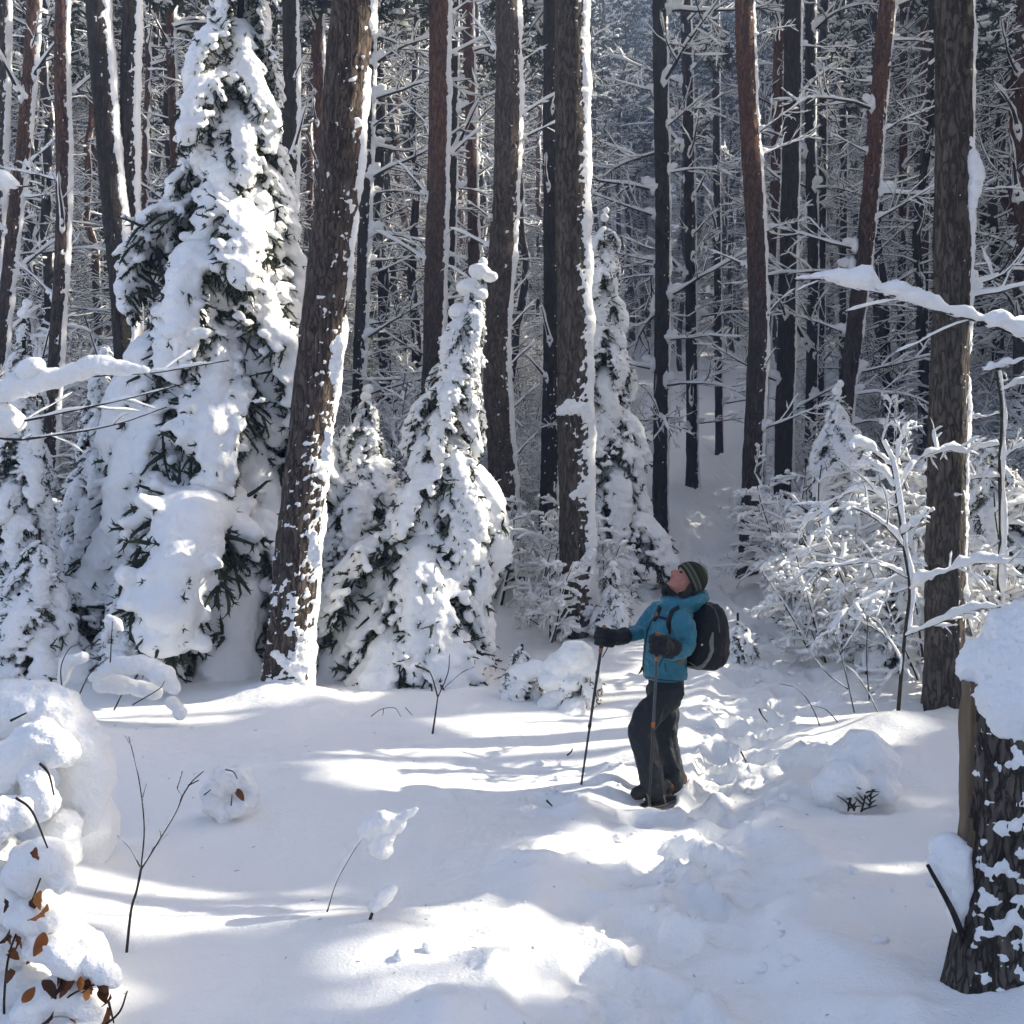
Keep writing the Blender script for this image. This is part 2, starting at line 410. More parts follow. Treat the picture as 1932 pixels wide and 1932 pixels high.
def gz(x, y, fine=True):
    x = np.asarray(x, float); y = np.asarray(y, float)
    x, y = np.broadcast_arrays(x, y)
    z = np.interp(y, _ty, _tz)
    far = sstep(14, 40, y)
    z = z + 0.16 * fbm(x / 3.1, y / 2.7, s=3, o=2) * (0.7 + far) + far * 1.1 * fbm(x / 13, y / 15, s=9, o=2)
    z = z + sstep(3, 14, np.abs(x)) * 0.25 + 0.04 * np.maximum(-x - 2, 0) * sstep(6, 20, y)
    for mx, my, h, sx, sy in MOUNDS:
        z = z + h * np.exp(-((x - mx) / sx) ** 2 - ((y - my) / sy) ** 2)
    d = np.abs(x - path_x(y) + 0.18 * fbm(y / 0.9, x * 0, s=21, o=2))
    hw = 0.50 + 0.16 * vn(y / 1.7, 0, s=4) + 0.012 * np.maximum(y - 12, 0)
    inp = 1 - sstep(hw * 0.65, hw * 1.25, d)
    rim = np.exp(-((d - hw * 1.3) / 0.16) ** 2)
    deep = 1 - 0.45 * sstep(12, 22, y)
    z = z - inp * 0.075 * deep + rim * 0.03 * deep * (1 + 0.8 * vn(x / 0.33, y / 0.33, s=8))
    if fine:
        rough = np.clip(inp + rim * 0.8 + 0.5 * np.exp(-((d - 0.9) / 0.5) ** 2) * (vn(x / 0.5, y / 0.5, s=77) > 0.1), 0, 1)
        lump = 0.07 * fbm(x / 0.19, y / 0.17, s=31, o=4) + 0.06 * np.maximum(vn(x / 0.12, y / 0.12, s=41), 0.1) + 0.09 * np.abs(fbm(x / 0.34, y / 0.3, s=51, o=3))
        z = z + rough * lump * 0.5 - rough * 0.012
        z = z + 0.03 * fbm(x / 0.75, y / 0.55, s=61, o=3) + 0.005 * fbm(x / 0.08, y / 0.08, s=63, o=2)
        for fx, fy, dp, a, b, rot in FOOT:
            m = (np.abs(x - fx) < 0.6) & (np.abs(y - fy) < 0.6)
            if not m.any(): continue
            dx, dy = x[m] - fx, y[m] - fy
            c, s = math.cos(rot), math.sin(rot)
            e = np.sqrt(((dx * c + dy * s) / a) ** 2 + ((-dx * s + dy * c) / b) ** 2)
            z[m] = z[m] - dp * (1 - sstep(0.72, 1.02, e)) + 0.35 * dp * np.exp(-((e - 1.22) / 0.2) ** 2)
    return z
def GZ(x, y):
    return float(gz(np.array([x]), np.array([y]), True)[0])
def build_ground():
    def side(a, n, lim):
        out, d = [], 0.04
        v = a
        while v < lim:
            d *= 1.1; v += d; out.append(v)
        return np.array(out)
    xr = side(5.6, 0, 80); xs = np.concatenate([-xr[::-1], np.arange(-5.6, 5.61, 0.045), xr])
    ys = list(np.arange(2.4, 10.5, 0.035)); d = 0.03
    while ys[-1] < 122: d = min(d * 1.028, 4); ys.append(ys[-1] + d)
    back = [2.4]; d = 0.03
    while back[-1] > -55: d *= 1.15; back.append(back[-1] - d)
    ys = np.array(back[:0:-1] + ys)
    X, Y = np.meshgrid(xs, ys)
    Z = gz(X, Y)
    V = np.stack([X, Y, Z], -1).reshape(-1, 3)
    o = obj('ground', mesh_np('ground', [(V, grid_faces(1, len(ys), len(xs), closed=False), 0)], [M_SNOW_GROUND]))
    tag(o, 'snow covered forest floor with a trodden path winding uphill', None, None, 'structure')
build_ground()
print('ground', round(time.time() - T0, 1))

# ------------------------------------------------------------------ pine pieces shared between trees
def branch_arche(seed, kind):
    """unit dead branch along +x: returns (wood mesh, snow mesh)"""
    g = np.random.default_rng(seed)
    if kind == 'stub':
        P = grow([[0, 0, 0]], [[0.8, 0.05 * g.normal(), 0.62]], [0.75], 8, 0.06, -0.02, g)
        kids = children_of(P, 2, 0.4, 0.9, R(45), 0.4, g, 5, 0.08, 0.0)
        r0, w0 = 0.026, 0.033
    else:
        up = {'long': 0.28, 'flat': 0.05, 'droop': -0.05}[kind]
        P = grow([[0, 0, 0]], [[1, 0.1 * g.normal(), up]], [1.0], 9, 0.07, {'long': -0.05, 'flat': 0.01, 'droop': -0.06}[kind], g)
        kids = children_of(P, 10, 0.2, 0.97, R(50), 0.42, g, 6, 0.10, 0.015, flat=0.55)
        r0, w0 = 0.016, 0.020
    wood = [tubes(P, np.linspace(r0, 0.004, P.shape[1]), 5), tubes(kids, np.linspace(0.007, 0.0025, kids.shape[1]), 3)]
    if kind != 'stub':
        k2 = children_of(kids, 3, 0.25, 0.95, R(45), 0.45, g, 4, 0.10, 0.0, flat=0.3)
        wood.append(tubes(k2, np.linspace(0.0045, 0.0018, 4), 3))
    sn = [snowtubes(P, snow_w(P, w0, g, 0.1, 0, 0.9), 7), snowtubes(kids, snow_w(kids, 0.013, g, 0.2, 0.12), 6)]
    if kind != 'stub': sn.append(snowtubes(k2, snow_w(k2, 0.009, g, 0.3, 0.2), 5))
    # wedge of snow caught where the branch leaves the trunk
    q = P[0, 0:3].mean(0)
    wv, wf = ellipsoids([[0.03, 0, 0.02 + w0], [0.09, 0, 0.05 + w0]], [[0.045, 0.035, 0.09 if kind != 'stub' else 0.11], [0.07, 0.03, 0.045]], ICO1)
    return (mesh_np('branch', [(V, F, 0) for V, F in wood], [M_TWIG]),
            mesh_np('branch_snow', [(V, F, 0) for V, F in sn] + [(wv, wf, 0)], [M_SNOW_FAR]))
BR = {k: [branch_arche(100 + i * 7 + j * 131, k) for i in range(n)] for j, (k, n) in enumerate((('stub', 5), ('long', 5), ('flat', 5), ('droop', 4)))}

CROWN_RAW = []
def crown_arche(seed, h=7.0, rad=2.2, nb=30):
    g = np.random.default_rng(seed)
    zz = np.sort(g.random(nb)) * h
    az = g.random(nb) * 6.283
    L = rad * (1 - 0.75 * (zz / h) ** 1.3) * (0.6 + 0.6 * g.random(nb))
    S = np.stack([np.zeros(nb), np.zeros(nb), zz], 1)
    D = np.stack([np.cos(az), np.sin(az), 0.15 + 0.5 * g.random(nb)], 1)
    P = grow(S, D, L, 7, 0.12, -0.06, g)
    kids = children_of(P, 7, 0.25, 1.0, R(50), 0.5, g, 5, 0.12, 0.02, flat=0.4)
    wood = [tubes(P, np.linspace(0.03, 0.008, 7), 4), tubes(kids, np.linspace(0.012, 0.005, 5), 3)]
    # needle tufts: many small blades round the shoot ends
    base = kids[:, 2:5].reshape(-1, 3); T = tang(kids)[:, 2:5].reshape(-1, 3)
    m = 9
    n = len(base) * m
    c = np.repeat(base, m, 0) + g.normal(size=(n, 3)) * 0.05
    d = nrm(np.repeat(T, m, 0) * 0.7 + g.normal(size=(n, 3)) * 0.75)
    sd = nrm(np.cross(d, g.normal(size=(n, 3))))
    ln = g.uniform(0.12, 0.22, (n, 1))
    V = np.stack([c - sd * 0.022, c + sd * 0.022, c + d * ln + sd * 0.012, c + d * ln - sd * 0.012], 1).reshape(-1, 3)
    F = np.arange(n * 4).reshape(-1, 4)
    k = g.random(len(base)) < 0.62
    cs = base[k] + np.array([0, 0, 0.05]) + g.normal(size=(k.sum(), 3)) * 0.03
    rr = np.stack([g.uniform(0.07, 0.15, k.sum()), g.uniform(0.07, 0.15, k.sum()), g.uniform(0.035, 0.065, k.sum())], 1)
    sv, sf = ellipsoids(cs, rr, ICO1)
    sn = [(sv, sf, 0)] + [(V2, F2, 0) for V2, F2 in (snowtubes(P, snow_w(P, 0.05, g), 5), snowtubes(kids, snow_w(kids, 0.035, g), 5))]
    raw = [(a, b, 0) for a, b in wood] + [(V, F, 1)] + [(a, b, 2) for a, b, _ in sn]
    CROWN_RAW.append(raw)
    return mesh_np('crown', raw, [M_TWIG, M_PINE, M_SNOW_FAR], smooth=False)
CROWN = [crown_arche(900 + i) for i in range(3)]
THIN = [crown_arche(950 + i, 6.0, 1.4, 9) for i in range(2)]
def pick_crown(x, y):
    return random.choice(THIN if abs(x - path_x(y)) < 13 and 11 < y < 46 else CROWN)
print('pieces', round(time.time() - T0, 1))

def trunk_mesh(pts, rads, mat, seed, fine_to, nseg=36, dz=0.045, bark=0.012, flare=0.25):
    """bark skin round a centre line given in the tree's own space"""
    g = seed * 3.7
    P = np.asarray(pts, float); H = P[-1, 2]
    zs = [P[0, 2]]
    while zs[-1] < H: zs.append(zs[-1] + (dz if zs[-1] < fine_to else 0.5))
    zs[-1] = H; zs = np.array(zs)
    cx, cy, rr = (np.interp(zs, P[:, 2], a) for a in (P[:, 0], P[:, 1], rads))
    for a in (cx, cy):
        a[:] = np.convolve(np.pad(a, 6, mode='reflect', reflect_type='odd'), np.ones(13) / 13, 'valid') if dz < 0.1 else a
    th = np.linspace(0, 2 * np.pi, nseg, endpoint=False)
    Z, TH = np.meshgrid(zs, th, indexing='ij')
    ridge = fbm(np.cos(TH) * 5 + g, np.sin(TH) * 5, Z * 1.6, seed, 3) + 0.6 * fbm(np.cos(TH) * 11 + g, np.sin(TH) * 11, Z * 6, seed + 5, 2)
    big = fbm(np.cos(TH) * 1.2 + g, np.sin(TH) * 1.2, Z * 0.7, seed + 9, 2)
    z0 = zs[0]
    fl = 1 + flare * np.exp(-(Z - z0 - 0.35) * 3.2) * (0.75 + 0.5 * np.cos(TH * 4 + g)) * (Z - z0 < 3)
    r = rr[:, None] * fl * (1 + 0.10 * big) + bark * ridge * 1.7
    V = np.stack([cx[:, None] + r * np.cos(TH), cy[:, None] + r * np.sin(TH), Z], -1).reshape(-1, 3)
    def radf(TH, Z):
        rd = fbm(np.cos(TH) * 5 + g, np.sin(TH) * 5, Z * 1.6, seed, 3) + 0.6 * fbm(np.cos(TH) * 11 + g, np.sin(TH) * 11, Z * 6, seed + 5, 2)
        bg = fbm(np.cos(TH) * 1.2 + g, np.sin(TH) * 1.2, Z * 0.7, seed + 9, 2)
        f = 1 + flare * np.exp(-(Z - z0 - 0.35) * 3.2) * (0.75 + 0.5 * np.cos(TH * 4 + g)) * (Z - z0 < 3)
        return np.interp(Z, zs, rr) * f * (1 + 0.10 * bg) + bark * rd * 1.7
    return mesh_np('trunk', [(V, grid_faces(1, len(zs), nseg), 0)], [mat]), (zs, cx, cy, rr, radf)
def trunk_snow(info, seed, z1, side=8.0, half=58.0, thick=0.05, amount=1.0, fleck=None, nseg=72, dz=0.022, lumps=0.022, top=None, z0=None, full_low=0.0, fw=0.16):
    """wind-driven snow plastered on one side; fleck(z)-> strength of flakes stuck all round"""
    zs, cx, cy, rr, fl = info
    z = np.arange(zs[0] if z0 is None else z0, z1, dz); th = np.linspace(-np.pi, np.pi, nseg, endpoint=False)
    Z, TH = np.meshgrid(z, th, indexing='ij')
    X, Y, RR = (np.interp(z, zs, a)[:, None] for a in (cx, cy, rr))
    RB = fl(TH, Z)
    g = seed * 2.3
    arc = RR * TH
    half, amount, thick = half * 0.80, amount * 0.72, thick * 0.85
    hw = R(half) * (1 + 0.42 * fbm(Z / 0.55, g, s=seed, o=3) + 0.35 * fbm(Z / 0.09, g + 4, s=seed + 3, o=2))
    keep = sstep(-0.62 * amount - 0.05, -0.62 * amount + 0.2, fbm(Z / 0.7, g + 9, s=seed + 7, o=2))
    dth = np.abs((TH - R(side) + np.pi) % (2 * np.pi) - np.pi)
    prof = np.clip(1 - (dth / np.maximum(hw * keep, 0.02)) ** 2, -3, 1)
    n1 = fbm(arc / 0.05, Z / 0.06, g, seed + 11, 2)
    prof = prof + 0.7 * fbm(arc / 0.07, Z / 0.05, g + 3, seed + 13, 3)
    t = thick * (0.45 + 1.0 * (vn(Z / 0.3, g, s=seed + 2) * 0.5 + 0.5)) * np.sign(prof) * np.sqrt(np.abs(prof)) + 0.014 * n1
    t = np.where(prof < -0.6, -0.05, t)
    if fleck is not None:
        f = fleck(Z)
        if full_low: f = f * (1 + 0 * TH)
        n2 = fbm(arc / 0.06, Z / 0.05, g + 30, seed + 21, 3) + 0.45 * fbm(arc / 0.25, Z / 0.22, g, seed + 27, 2) + fw * np.cos(TH - R(side))
        t2 = (n2 + 0.30 * fbm(arc / 0.022, Z / 0.02, g + 50, seed + 31, 2) - (0.62 - 0.75 * f)) * 0.05
        t = np.maximum(t, np.minimum(t2, lumps))
    t = np.clip(t, -0.03, None)
    r = RB + t
    V = np.stack([X + r * np.cos(TH), Y + r * np.sin(TH), Z], -1).reshape(-1, 3)
    F = grid_faces(1, len(z), nseg)
    k = (t.reshape(-1)[F] > -0.012).any(1)
    F = F[k]
    if len(F) == 0: return None
    u, inv = np.unique(F, return_inverse=True)
    return mesh_np('trunk_snow', [(V[u], inv.reshape(F.shape), 0)], [M_SNOW])

def add_branch(tree, kind, z, az, ln, info, pitch=0.0, g=random):
    zs, cx, cy, rr, fl = info
    x, y, r = (float(np.interp(z, zs, a)) for a in (cx, cy, rr))
    me = random.choice(BR[kind])
    M = Matrix.Translation((x + math.cos(az) * r * 0.75, y + math.sin(az) * r * 0.75, z)) @ Matrix.Rotation(az, 4, 'Z') @ Matrix.Rotation(-pitch, 4, 'Y') @ Matrix.Rotation(random.uniform(-0.15, 0.15), 4, 'X') @ Matrix.Diagonal((ln, ln * random.choice((-1, 1)), ln, 1))
    b = obj('branch', me[0], tree, M)
    obj('snow_load', me[1], b)
def pine(label, uv, Y, mat, width, seed, base=None, top_h=15.0, snow=True, half=58, thick=0.05, amount=1.0, fleck=None, nb=0, br=('long', 'flat'), brz=(1.5, 8), brl=(0.8, 1.8), leanY=0.0, crown=True, group=None, dz=0.08, sdz=0.029, nseg=28, bark=0.012, side=8.0, taper=0.03, bole=1.0, azs=None, name='pine_tree', fw=0.28, flare=0.15):
    """uv: centre line in the picture from top to foot; the foot is carried down to the ground and the top on to the crown"""
    pts = [PX(u, v, Y) for u, v in uv][::-1]
    foot = pts[0]
    if base is None:
        # carry the foot line down to the ground
        d = (pts[1] - pts[0]).normalized()
        x, y, z = foot
        for _ in range(60):
            if z <= GZ(x, y) - 0.1: break
            x -= d.x / max(d.z, 0.4) * 0.1; z -= 0.1
        foot = Vector((x, Y, GZ(x, Y) - 0.15)); 
        if z < pts[0].z - 0.05: pts = [foot] + pts
        else: pts[0] = foot
    org = Vector((pts[0].x, Y, pts[0].z))
    t = empty(name, org)
    tag(t, label, 'tree', group)
    loc = [p - org for p in pts]
    # lean in depth and run on upward
    d = (loc[-1] - loc[-2]).normalized()
    vis_top = loc[-1].z
    while loc[-1].z < top_h: 
        d = (d * 0.8 + Vector((0, 0, 0.25))).normalized(); loc.append(loc[-1] + d * 1.5)
    zz = np.array([p.z for p in loc]); loc = [Vector((p.x, p.y + leanY * p.z, p.z)) for p in loc]
    r0 = width * K * Y / 2
    rads = np.maximum(r0 * (1 - taper * zz), 0.03); rads[zz > vis_top] *= np.clip(1 - (zz[zz > vis_top] - vis_top) / (top_h + 1 - vis_top) * 0.75, 0.2, 1)
    me, info = trunk_mesh([tuple(p) for p in loc], rads, mat, seed, vis_top + 0.4, nseg, dz, bark, flare)
    obj('trunk', me, t)
    thick = min(thick, 0.30 * r0)
    if snow:
        sm = trunk_snow(info, seed, vis_top + 0.6, side, half, thick, amount, fleck, dz=sdz, fw=fw, nseg=72 if sdz < 0.025 else 44)
        if sm: obj('snow_cover', sm, t)
    for i in range(nb):
        z = brz[0] + (brz[1] - brz[0]) * (i + random.random()) / nb
        az = random.uniform(0, 6.283) if azs is None else random.choice(azs) + random.uniform(-0.5, 0.5)
        add_branch(t, random.choice(br), z, az, random.uniform(*brl), info, random.uniform(-0.15, 0.25))
    if crown:
        c = pick_crown(org.x, Y); zc = top_h - 6.0
        M = Matrix.Translation((float(np.interp(zc, info[0], info[1])), float(np.interp(zc, info[0], info[2])), zc)) @ Matrix.Rotation(random.uniform(0, 6), 4, 'Z')
        obj('crown', c, t, M)
    return t, info
# ------------------------------------------------------------------ the near pines
fl_low = lambda z: 0.60 + 0.40 * np.exp(-np.maximum(z, 0) / 0.5) - 0.095 * z
pine('thick brown pine leaning over the path side, its foot crusted with snow flakes', [(672, -60), (655, 120), (640, 330), (618, 520), (592, 760), (565, 1000), (548, 1200), (540, 1330)], 9.2, M_BARK_BROWN, 84, 1, flare=0.10, half=34, thick=0.035, amount=0.55, fleck=fl_low, top_h=17, bark=0.015, nseg=44, dz=0.035, sdz=0.018, taper=0.012)
pine('straight grey pine with a white snow strip, behind the raised mitten of the hiker', [(1075, -60), (1078, 200), (1080, 500), (1083, 800), (1088, 1050), (1092, 1200)], 11.8, M_BARK_GREY, 62, 2, half=62, thick=0.055, amount=1.35, fw=0.5, fleck=lambda z: 0.26 + 0.34 * np.exp(-((z - 1.6) / 1.2) ** 2), top_h=18, bark=0.010, nseg=44, dz=0.04, nb=0, taper=0.004)
pine('grey-brown pine right of the hiker, a bulge of snow high on its side', [(1800, -60), (1800, 250), (1796, 550), (1788, 800), (1782, 1100), (1780, 1340)], 9.0, M_BARK_GREY, 68, 3, half=45, thick=0.05, amount=0.75, fleck=lambda z: 0.16 + 0.0 * z, top_h=17, bark=0.012, nseg=44, dz=0.035, nb=2, brz=(3.2, 4.2), brl=(0.9, 1.3), azs=(0.3,), taper=0.008)
pine('dark pine with short upward stubs full of snow, behind the curled little spruce', [(955, -60), (960, 150), (955, 330), (945, 500), (933, 640), (938, 760), (948, 900)], 15.0, M_BARK_BROWN, 50, 4, half=42, thick=0.06, amount=0.7, fleck=lambda z: 0.12 + 0 * z, top_h=16, nb=13, br=('stub',), brz=(1.8, 8.0), brl=(0.7, 1.15), azs=(0.2, -0.3, 0.5, 3.0), taper=0.01)
pine('red-brown straight pine second from the leaning trunk, white edged', [(830, -60), (828, 200), (824, 420), (818, 640)], 16.0, M_BARK_RED, 40, 5, half=50, thick=0.06, amount=1.3, top_h=16, nb=10, br=('stub', 'flat'), brz=(2.5, 9.0), brl=(0.4, 1.3), azs=(0.4, -0.2, 3.3), taper=0.006)
pine('thin red pine just left of the dark stubby pine', [(880, -60), (888, 200), (893, 420), (895, 560)], 20.0, M_BARK_RED, 22, 6, half=52, thick=0.06, amount=1.2, top_h=15, nb=16, br=('stub', 'flat', 'long'), brz=(2.5, 10), brl=(0.5, 1.4), sdz=0.045, taper=0.006)
pine('dark red pine beside the climbing path, foot behind the backpack', [(1402, -60), (1408, 150), (1425, 420), (1432, 620), (1420, 860), (1412, 1080)], 15.6, M_BARK_RED, 36, 7, half=48, thick=0.045, amount=0.9, fleck=lambda z: 0.08 + 0 * z, top_h=16, nb=9, br=('long', 'stub'), brz=(2.0, 9), brl=(0.5, 1.3), azs=(0.2, 2.9, -0.3), taper=0.006)
pine('dark straight pine right of the path with a thin snow edge', [(1497, -60), (1494, 200), (1488, 450), (1482, 700), (1478, 860)], 18.0, M_BARK_DARK, 33, 8, half=46, thick=0.04, amount=0.9, top_h=16, nb=9, br=('long', 'flat', 'stub'), brz=(2, 9), brl=(0.7, 1.7), sdz=0.036, taper=0.006)
pine('thin red pine leaning behind the path-side trunk', [(1472, -60), (1468, 150), (1462, 380), (1446, 600), (1436, 800)], 22.0, M_BARK_RED, 20, 9, half=55, thick=0.05, amount=1.0, top_h=15, nb=12, br=('long', 'flat'), brz=(2, 10), brl=(0.7, 1.7), sdz=0.045, taper=0.006)
pine('reddish pine leaning to the right above the long snowy branch', [(1680, -60), (1665, 100), (1645, 330), (1628, 500), (1605, 680)], 17.0, M_BARK_RED, 32, 10, half=40, thick=0.045, amount=0.7, fleck=lambda z: 0.16 + 0 * z, top_h=15, nb=15, br=('long', 'flat', 'droop'), brz=(2, 9), brl=(0.9, 2.0), azs=(0.2, 2.9, -0.4, -2.6), sdz=0.036, taper=0.008)
pine('left-leaning thick stem of the forked dark pine left of the tall spruce', [(180, -60), (192, 130), (210, 350), (228, 520), (240, 700)], 13.0, M_BARK_DARK, 44, 11, half=55, thick=0.05, amount=1.2, fleck=lambda z: 0.10 + 0 * z, top_h=15, bark=0.011, taper=0.006)
pine('thinner upright stem of the forked dark pine left of the tall spruce', [(252, -60), (244, 130), (243, 300), (244, 420), (248, 560), (250, 700)], 13.15, M_BARK_DARK, 34, 12, half=58, thick=0.045, amount=1.2, fleck=lambda z: 0.22 + 0 * z, top_h=14, taper=0.006)
pine('slim red-brown pine near the left edge with a continuous snow strip', [(118, -60), (116, 150), (122, 330), (116, 500), (104, 700)], 14.0, M_BARK_RED, 27, 13, half=50, thick=0.045, amount=1.2, fleck=lambda z: 0.16 + 0.1 * np.exp(-z / 2), top_h=15, nb=8, br=('stub', 'long'), brz=(2, 8), brl=(0.5, 1.2), sdz=0.034, taper=0.006)
pine('red-brown pine leaning right, close to the left edge', [(66, -60), (58, 120), (45, 280), (28, 400), (16, 520)], 15.0, M_BARK_RED, 26, 14, half=45, thick=0.05, amount=0.9, fleck=lambda z: 0.18 + 0 * z, top_h=14, nb=10, br=('stub', 'flat', 'long'), brz=(2, 8), brl=(0.5, 1.4), sdz=0.036, taper=0.004)
pine('grey snow-crusted trunk cut by the left edge', [(8, -60), (5, 200), (-2, 400), (-6, 600)], 16.0, M_BARK_GREY, 24, 15, half=70, thick=0.05, amount=1.2, fleck=lambda z: 0.3 + 0 * z, top_h=14, nb=6, sdz=0.036, taper=0.004)
pine('dark branchy pine between the grey pine and the path', [(1243, -60), (1246, 150), (1250, 350), (1250, 520), (1248, 690)], 19.0, M_BARK_DARK, 28, 16, half=40, thick=0.04, amount=0.6, fleck=lambda z: 0.1 + 0 * z, top_h=16, nb=24, br=('long', 'flat', 'droop'), brz=(1.5, 10), brl=(1.0, 2.4), sdz=0.04, taper=0.006)
pine('thin dark pine left of the climbing path', [(1292, -60), (1298, 200), (1303, 480), (1305, 760)], 24.0, M_BARK_DARK, 21, 17, half=45, thick=0.05, amount=0.8, fleck=lambda z: 0.12 + 0 * z, top_h=16, nb=20, br=('long', 'flat', 'stub'), brz=(1, 10), brl=(0.8, 2.0), sdz=0.045, taper=0.006)
pine('dark snow-flecked pine peeping out behind the leaning brown pine', [(700, -60), (695, 200), (688, 420), (680, 640)], 18.0, M_BARK_DARK, 24, 18, half=62, thick=0.055, amount=1.0, fleck=lambda z: 0.25 + 0 * z, top_h=15, nb=16, br=('flat', 'long', 'droop'), brz=(1.5, 9), brl=(0.9, 2.2), azs=(0.1, 0.4, -0.4), sdz=0.04, taper=0.006)
pine('dark trunk half hidden behind the straight grey pine', [(1040, -60), (1040, 300), (1042, 600), (1036, 900)], 16.5, M_BARK_DARK, 33, 19, half=48, thick=0.05, amount=0.8, fleck=lambda z: 0.24 + 0 * z, top_h=15, nb=8, br=('stub', 'flat'), brz=(2, 8), brl=(0.6, 1.2), sdz=0.036, taper=0.012)
pine('slim trunk behind the top of the tall snowy spruce', [(545, -60), (550, 120), (548, 300), (545, 500)], 15.0, M_BARK_DARK, 30, 20, half=52, thick=0.045, amount=1.2, top_h=15, nb=8, br=('stub', 'flat'), brz=(3, 9), brl=(0.5, 1.2), sdz=0.036, taper=0.004)
pine('red trunk showing through the left side of the tall spruce', [(402, -60), (400, 200), (396, 400)], 17.0, M_BARK_RED, 24, 21, half=40, thick=0.04, amount=0.7, top_h=15, nb=8, brz=(3, 9), brl=(0.7, 1.5), sdz=0.045, taper=0.004)
pine('thin pine between the tall spruce and the leaning brown pine', [(598, -60), (602, 150), (604, 350)], 18.0, M_BARK_RED, 22, 22, half=52, thick=0.045, amount=1.2, top_h=15, nb=8, br=('stub',), brz=(4, 10), brl=(0.5, 0.9), sdz=0.045, taper=0.004)
for i, (uu, w, Yd, mt, lab) in enumerate([
    ([(1530, -60), (1528, 250), (1535, 500), (1530, 760)], 20, 21.0, M_BARK_DARK, 'thin knotty pine just right of the dark straight pine'),
    ([(1556, -60), (1552, 300), (1548, 700)], 15, 25.0, M_BARK_DARK, 'thin dark pine seen left of the right-leaning reddish pine'),
    ([(1588, -60), (1592, 300), (1590, 640)], 13, 28.0, M_BARK_DARK, 'slender pine behind the right-leaning reddish pine'),
    ([(1706, -60), (1704, 300), (1700, 620)], 15, 24.0, M_BARK_RED, 'slender reddish pine left of the bulge-snow pine'),
    ([(1744, -60), (1746, 300), (1742, 640)], 16, 23.0, M_BARK_RED, 'slender pine almost touching the bulge-snow pine'),
    ([(1860, -60), (1858, 300), (1850, 640)], 14, 25.0, M_BARK_DARK, 'slender dark pine right of the bulge-snow pine'),
    ([(1928, -60), (1924, 300), (1922, 700)], 20, 19.0, M_BARK_RED, 'reddish pine on the right edge of the view'),
    ([(1350, -60), (1352, 300), (1355, 640)], 14, 30.0, M_BARK_DARK, 'thin pine standing close to where the path vanishes'),
    ([(860, -60), (856, 300), (850, 640)], 14, 19.0, M_BARK_DARK, 'narrow dark trunk tucked beside the straight red-brown pine'),
    ([(318, -60), (322, 60), (330, 300)], 18, 19.0, M_BARK_RED, 'slim pine showing left of the tall spruce tip')]):
    pine(lab, uu, Yd, mt, w, 40 + i, half=50, thick=0.05, amount=0.9, fleck=lambda z: 0.12 + 0 * z, top_h=15, nb=15, br=('long', 'flat', 'droop', 'stub'), brz=(1.5, 10), brl=(0.8, 2.0), sdz=0.05, dz=0.09, nseg=20, taper=0.005)
print('pines', round(time.time() - T0, 1))

# ------------------------------------------------------------------ forest behind: a few grown kinds, copied tree by tree
def far_pine_arche(seed, H=15.0, mat=None, nb=70):
    g = np.random.default_rng(seed)
    r0 = g.uniform(0.10, 0.16)
    z = np.linspace(-0.3, H, 26)
    cx = 0.25 * np.cumsum(g.normal(size=26)) * 0.25; cy = 0.25 * np.cumsum(g.normal(size=26)) * 0.25
    cx -= cx[0]; cy -= cy[0]
    P = np.stack([cx, cy, z], 1)[None]
    tr = mesh_np('far_trunk', [(*tubes(P, (r0 * (1 - 0.75 * np.clip(z / H, 0, 1)))[None], 8), 0)], [mat])
    info = (z, cx, cy, r0 * (1 - 0.75 * np.clip(z / H, 0, 1)), np.ones(26))
    zz = 0.8 + (H * 0.68 - 0.8) * g.random(nb); az = g.random(nb) * 6.283
    S = np.stack([np.interp(zz, z, cx), np.interp(zz, z, cy), zz], 1)
    D = np.stack([np.cos(az), np.sin(az), g.normal(size=nb) * 0.28 + 0.05], 1)
    L = g.uniform(0.5, 2.1, nb)
    B1 = grow(S, D, L, 6, 0.12, 0.0, g)
    B2 = children_of(B1, 7, 0.25, 0.98, R(50), 0.45, g, 5, 0.13, 0.01, flat=0.3)
    w = [tubes(B1, np.linspace(0.018, 0.006, 6), 3), tubes(B2, np.linspace(0.008, 0.004, 5), 3)]
    s = [snowtubes(B1, snow_w(B1, 0.021, g, 0.1, 0.05, 1.2), 5), snowtubes(B2, snow_w(B2, 0.0135, g, 0.2, 0.1), 4)]
    # strip of snow along the weather side of the trunk
    q = np.linspace(0.2, H * 0.8, 90); rq = np.interp(q, z, info[3])
    off = R(5) + 0.3 * g.normal(size=90)
    Q = np.stack([np.interp(q, z, cx) + rq * 0.72 * np.cos(off), np.interp(q, z, cy) + rq * 0.72 * np.sin(off), q], 1)[None]
    s.append(tubes(Q, rq[None] * (0.25 + 0.5 * g.random((1, 90))), 6))
    tw = mesh_np('far_twigs', [(a, b, 0) for a, b in w] + [(a, b, 1) for a, b in s], [M_TWIG, M_SNOW_FAR])
    trv = tubes(P, (r0 * (1 - 0.75 * np.clip(z / H, 0, 1)))[None], 8)
    return tr, tw, info, (trv, w, s, mat)
FAR = [far_pine_arche(300 + i, H=14 + i % 3, mat=[M_BARK_DARK, M_BARK_RED, M_BARK_DARK][i % 3]) for i in range(4)]
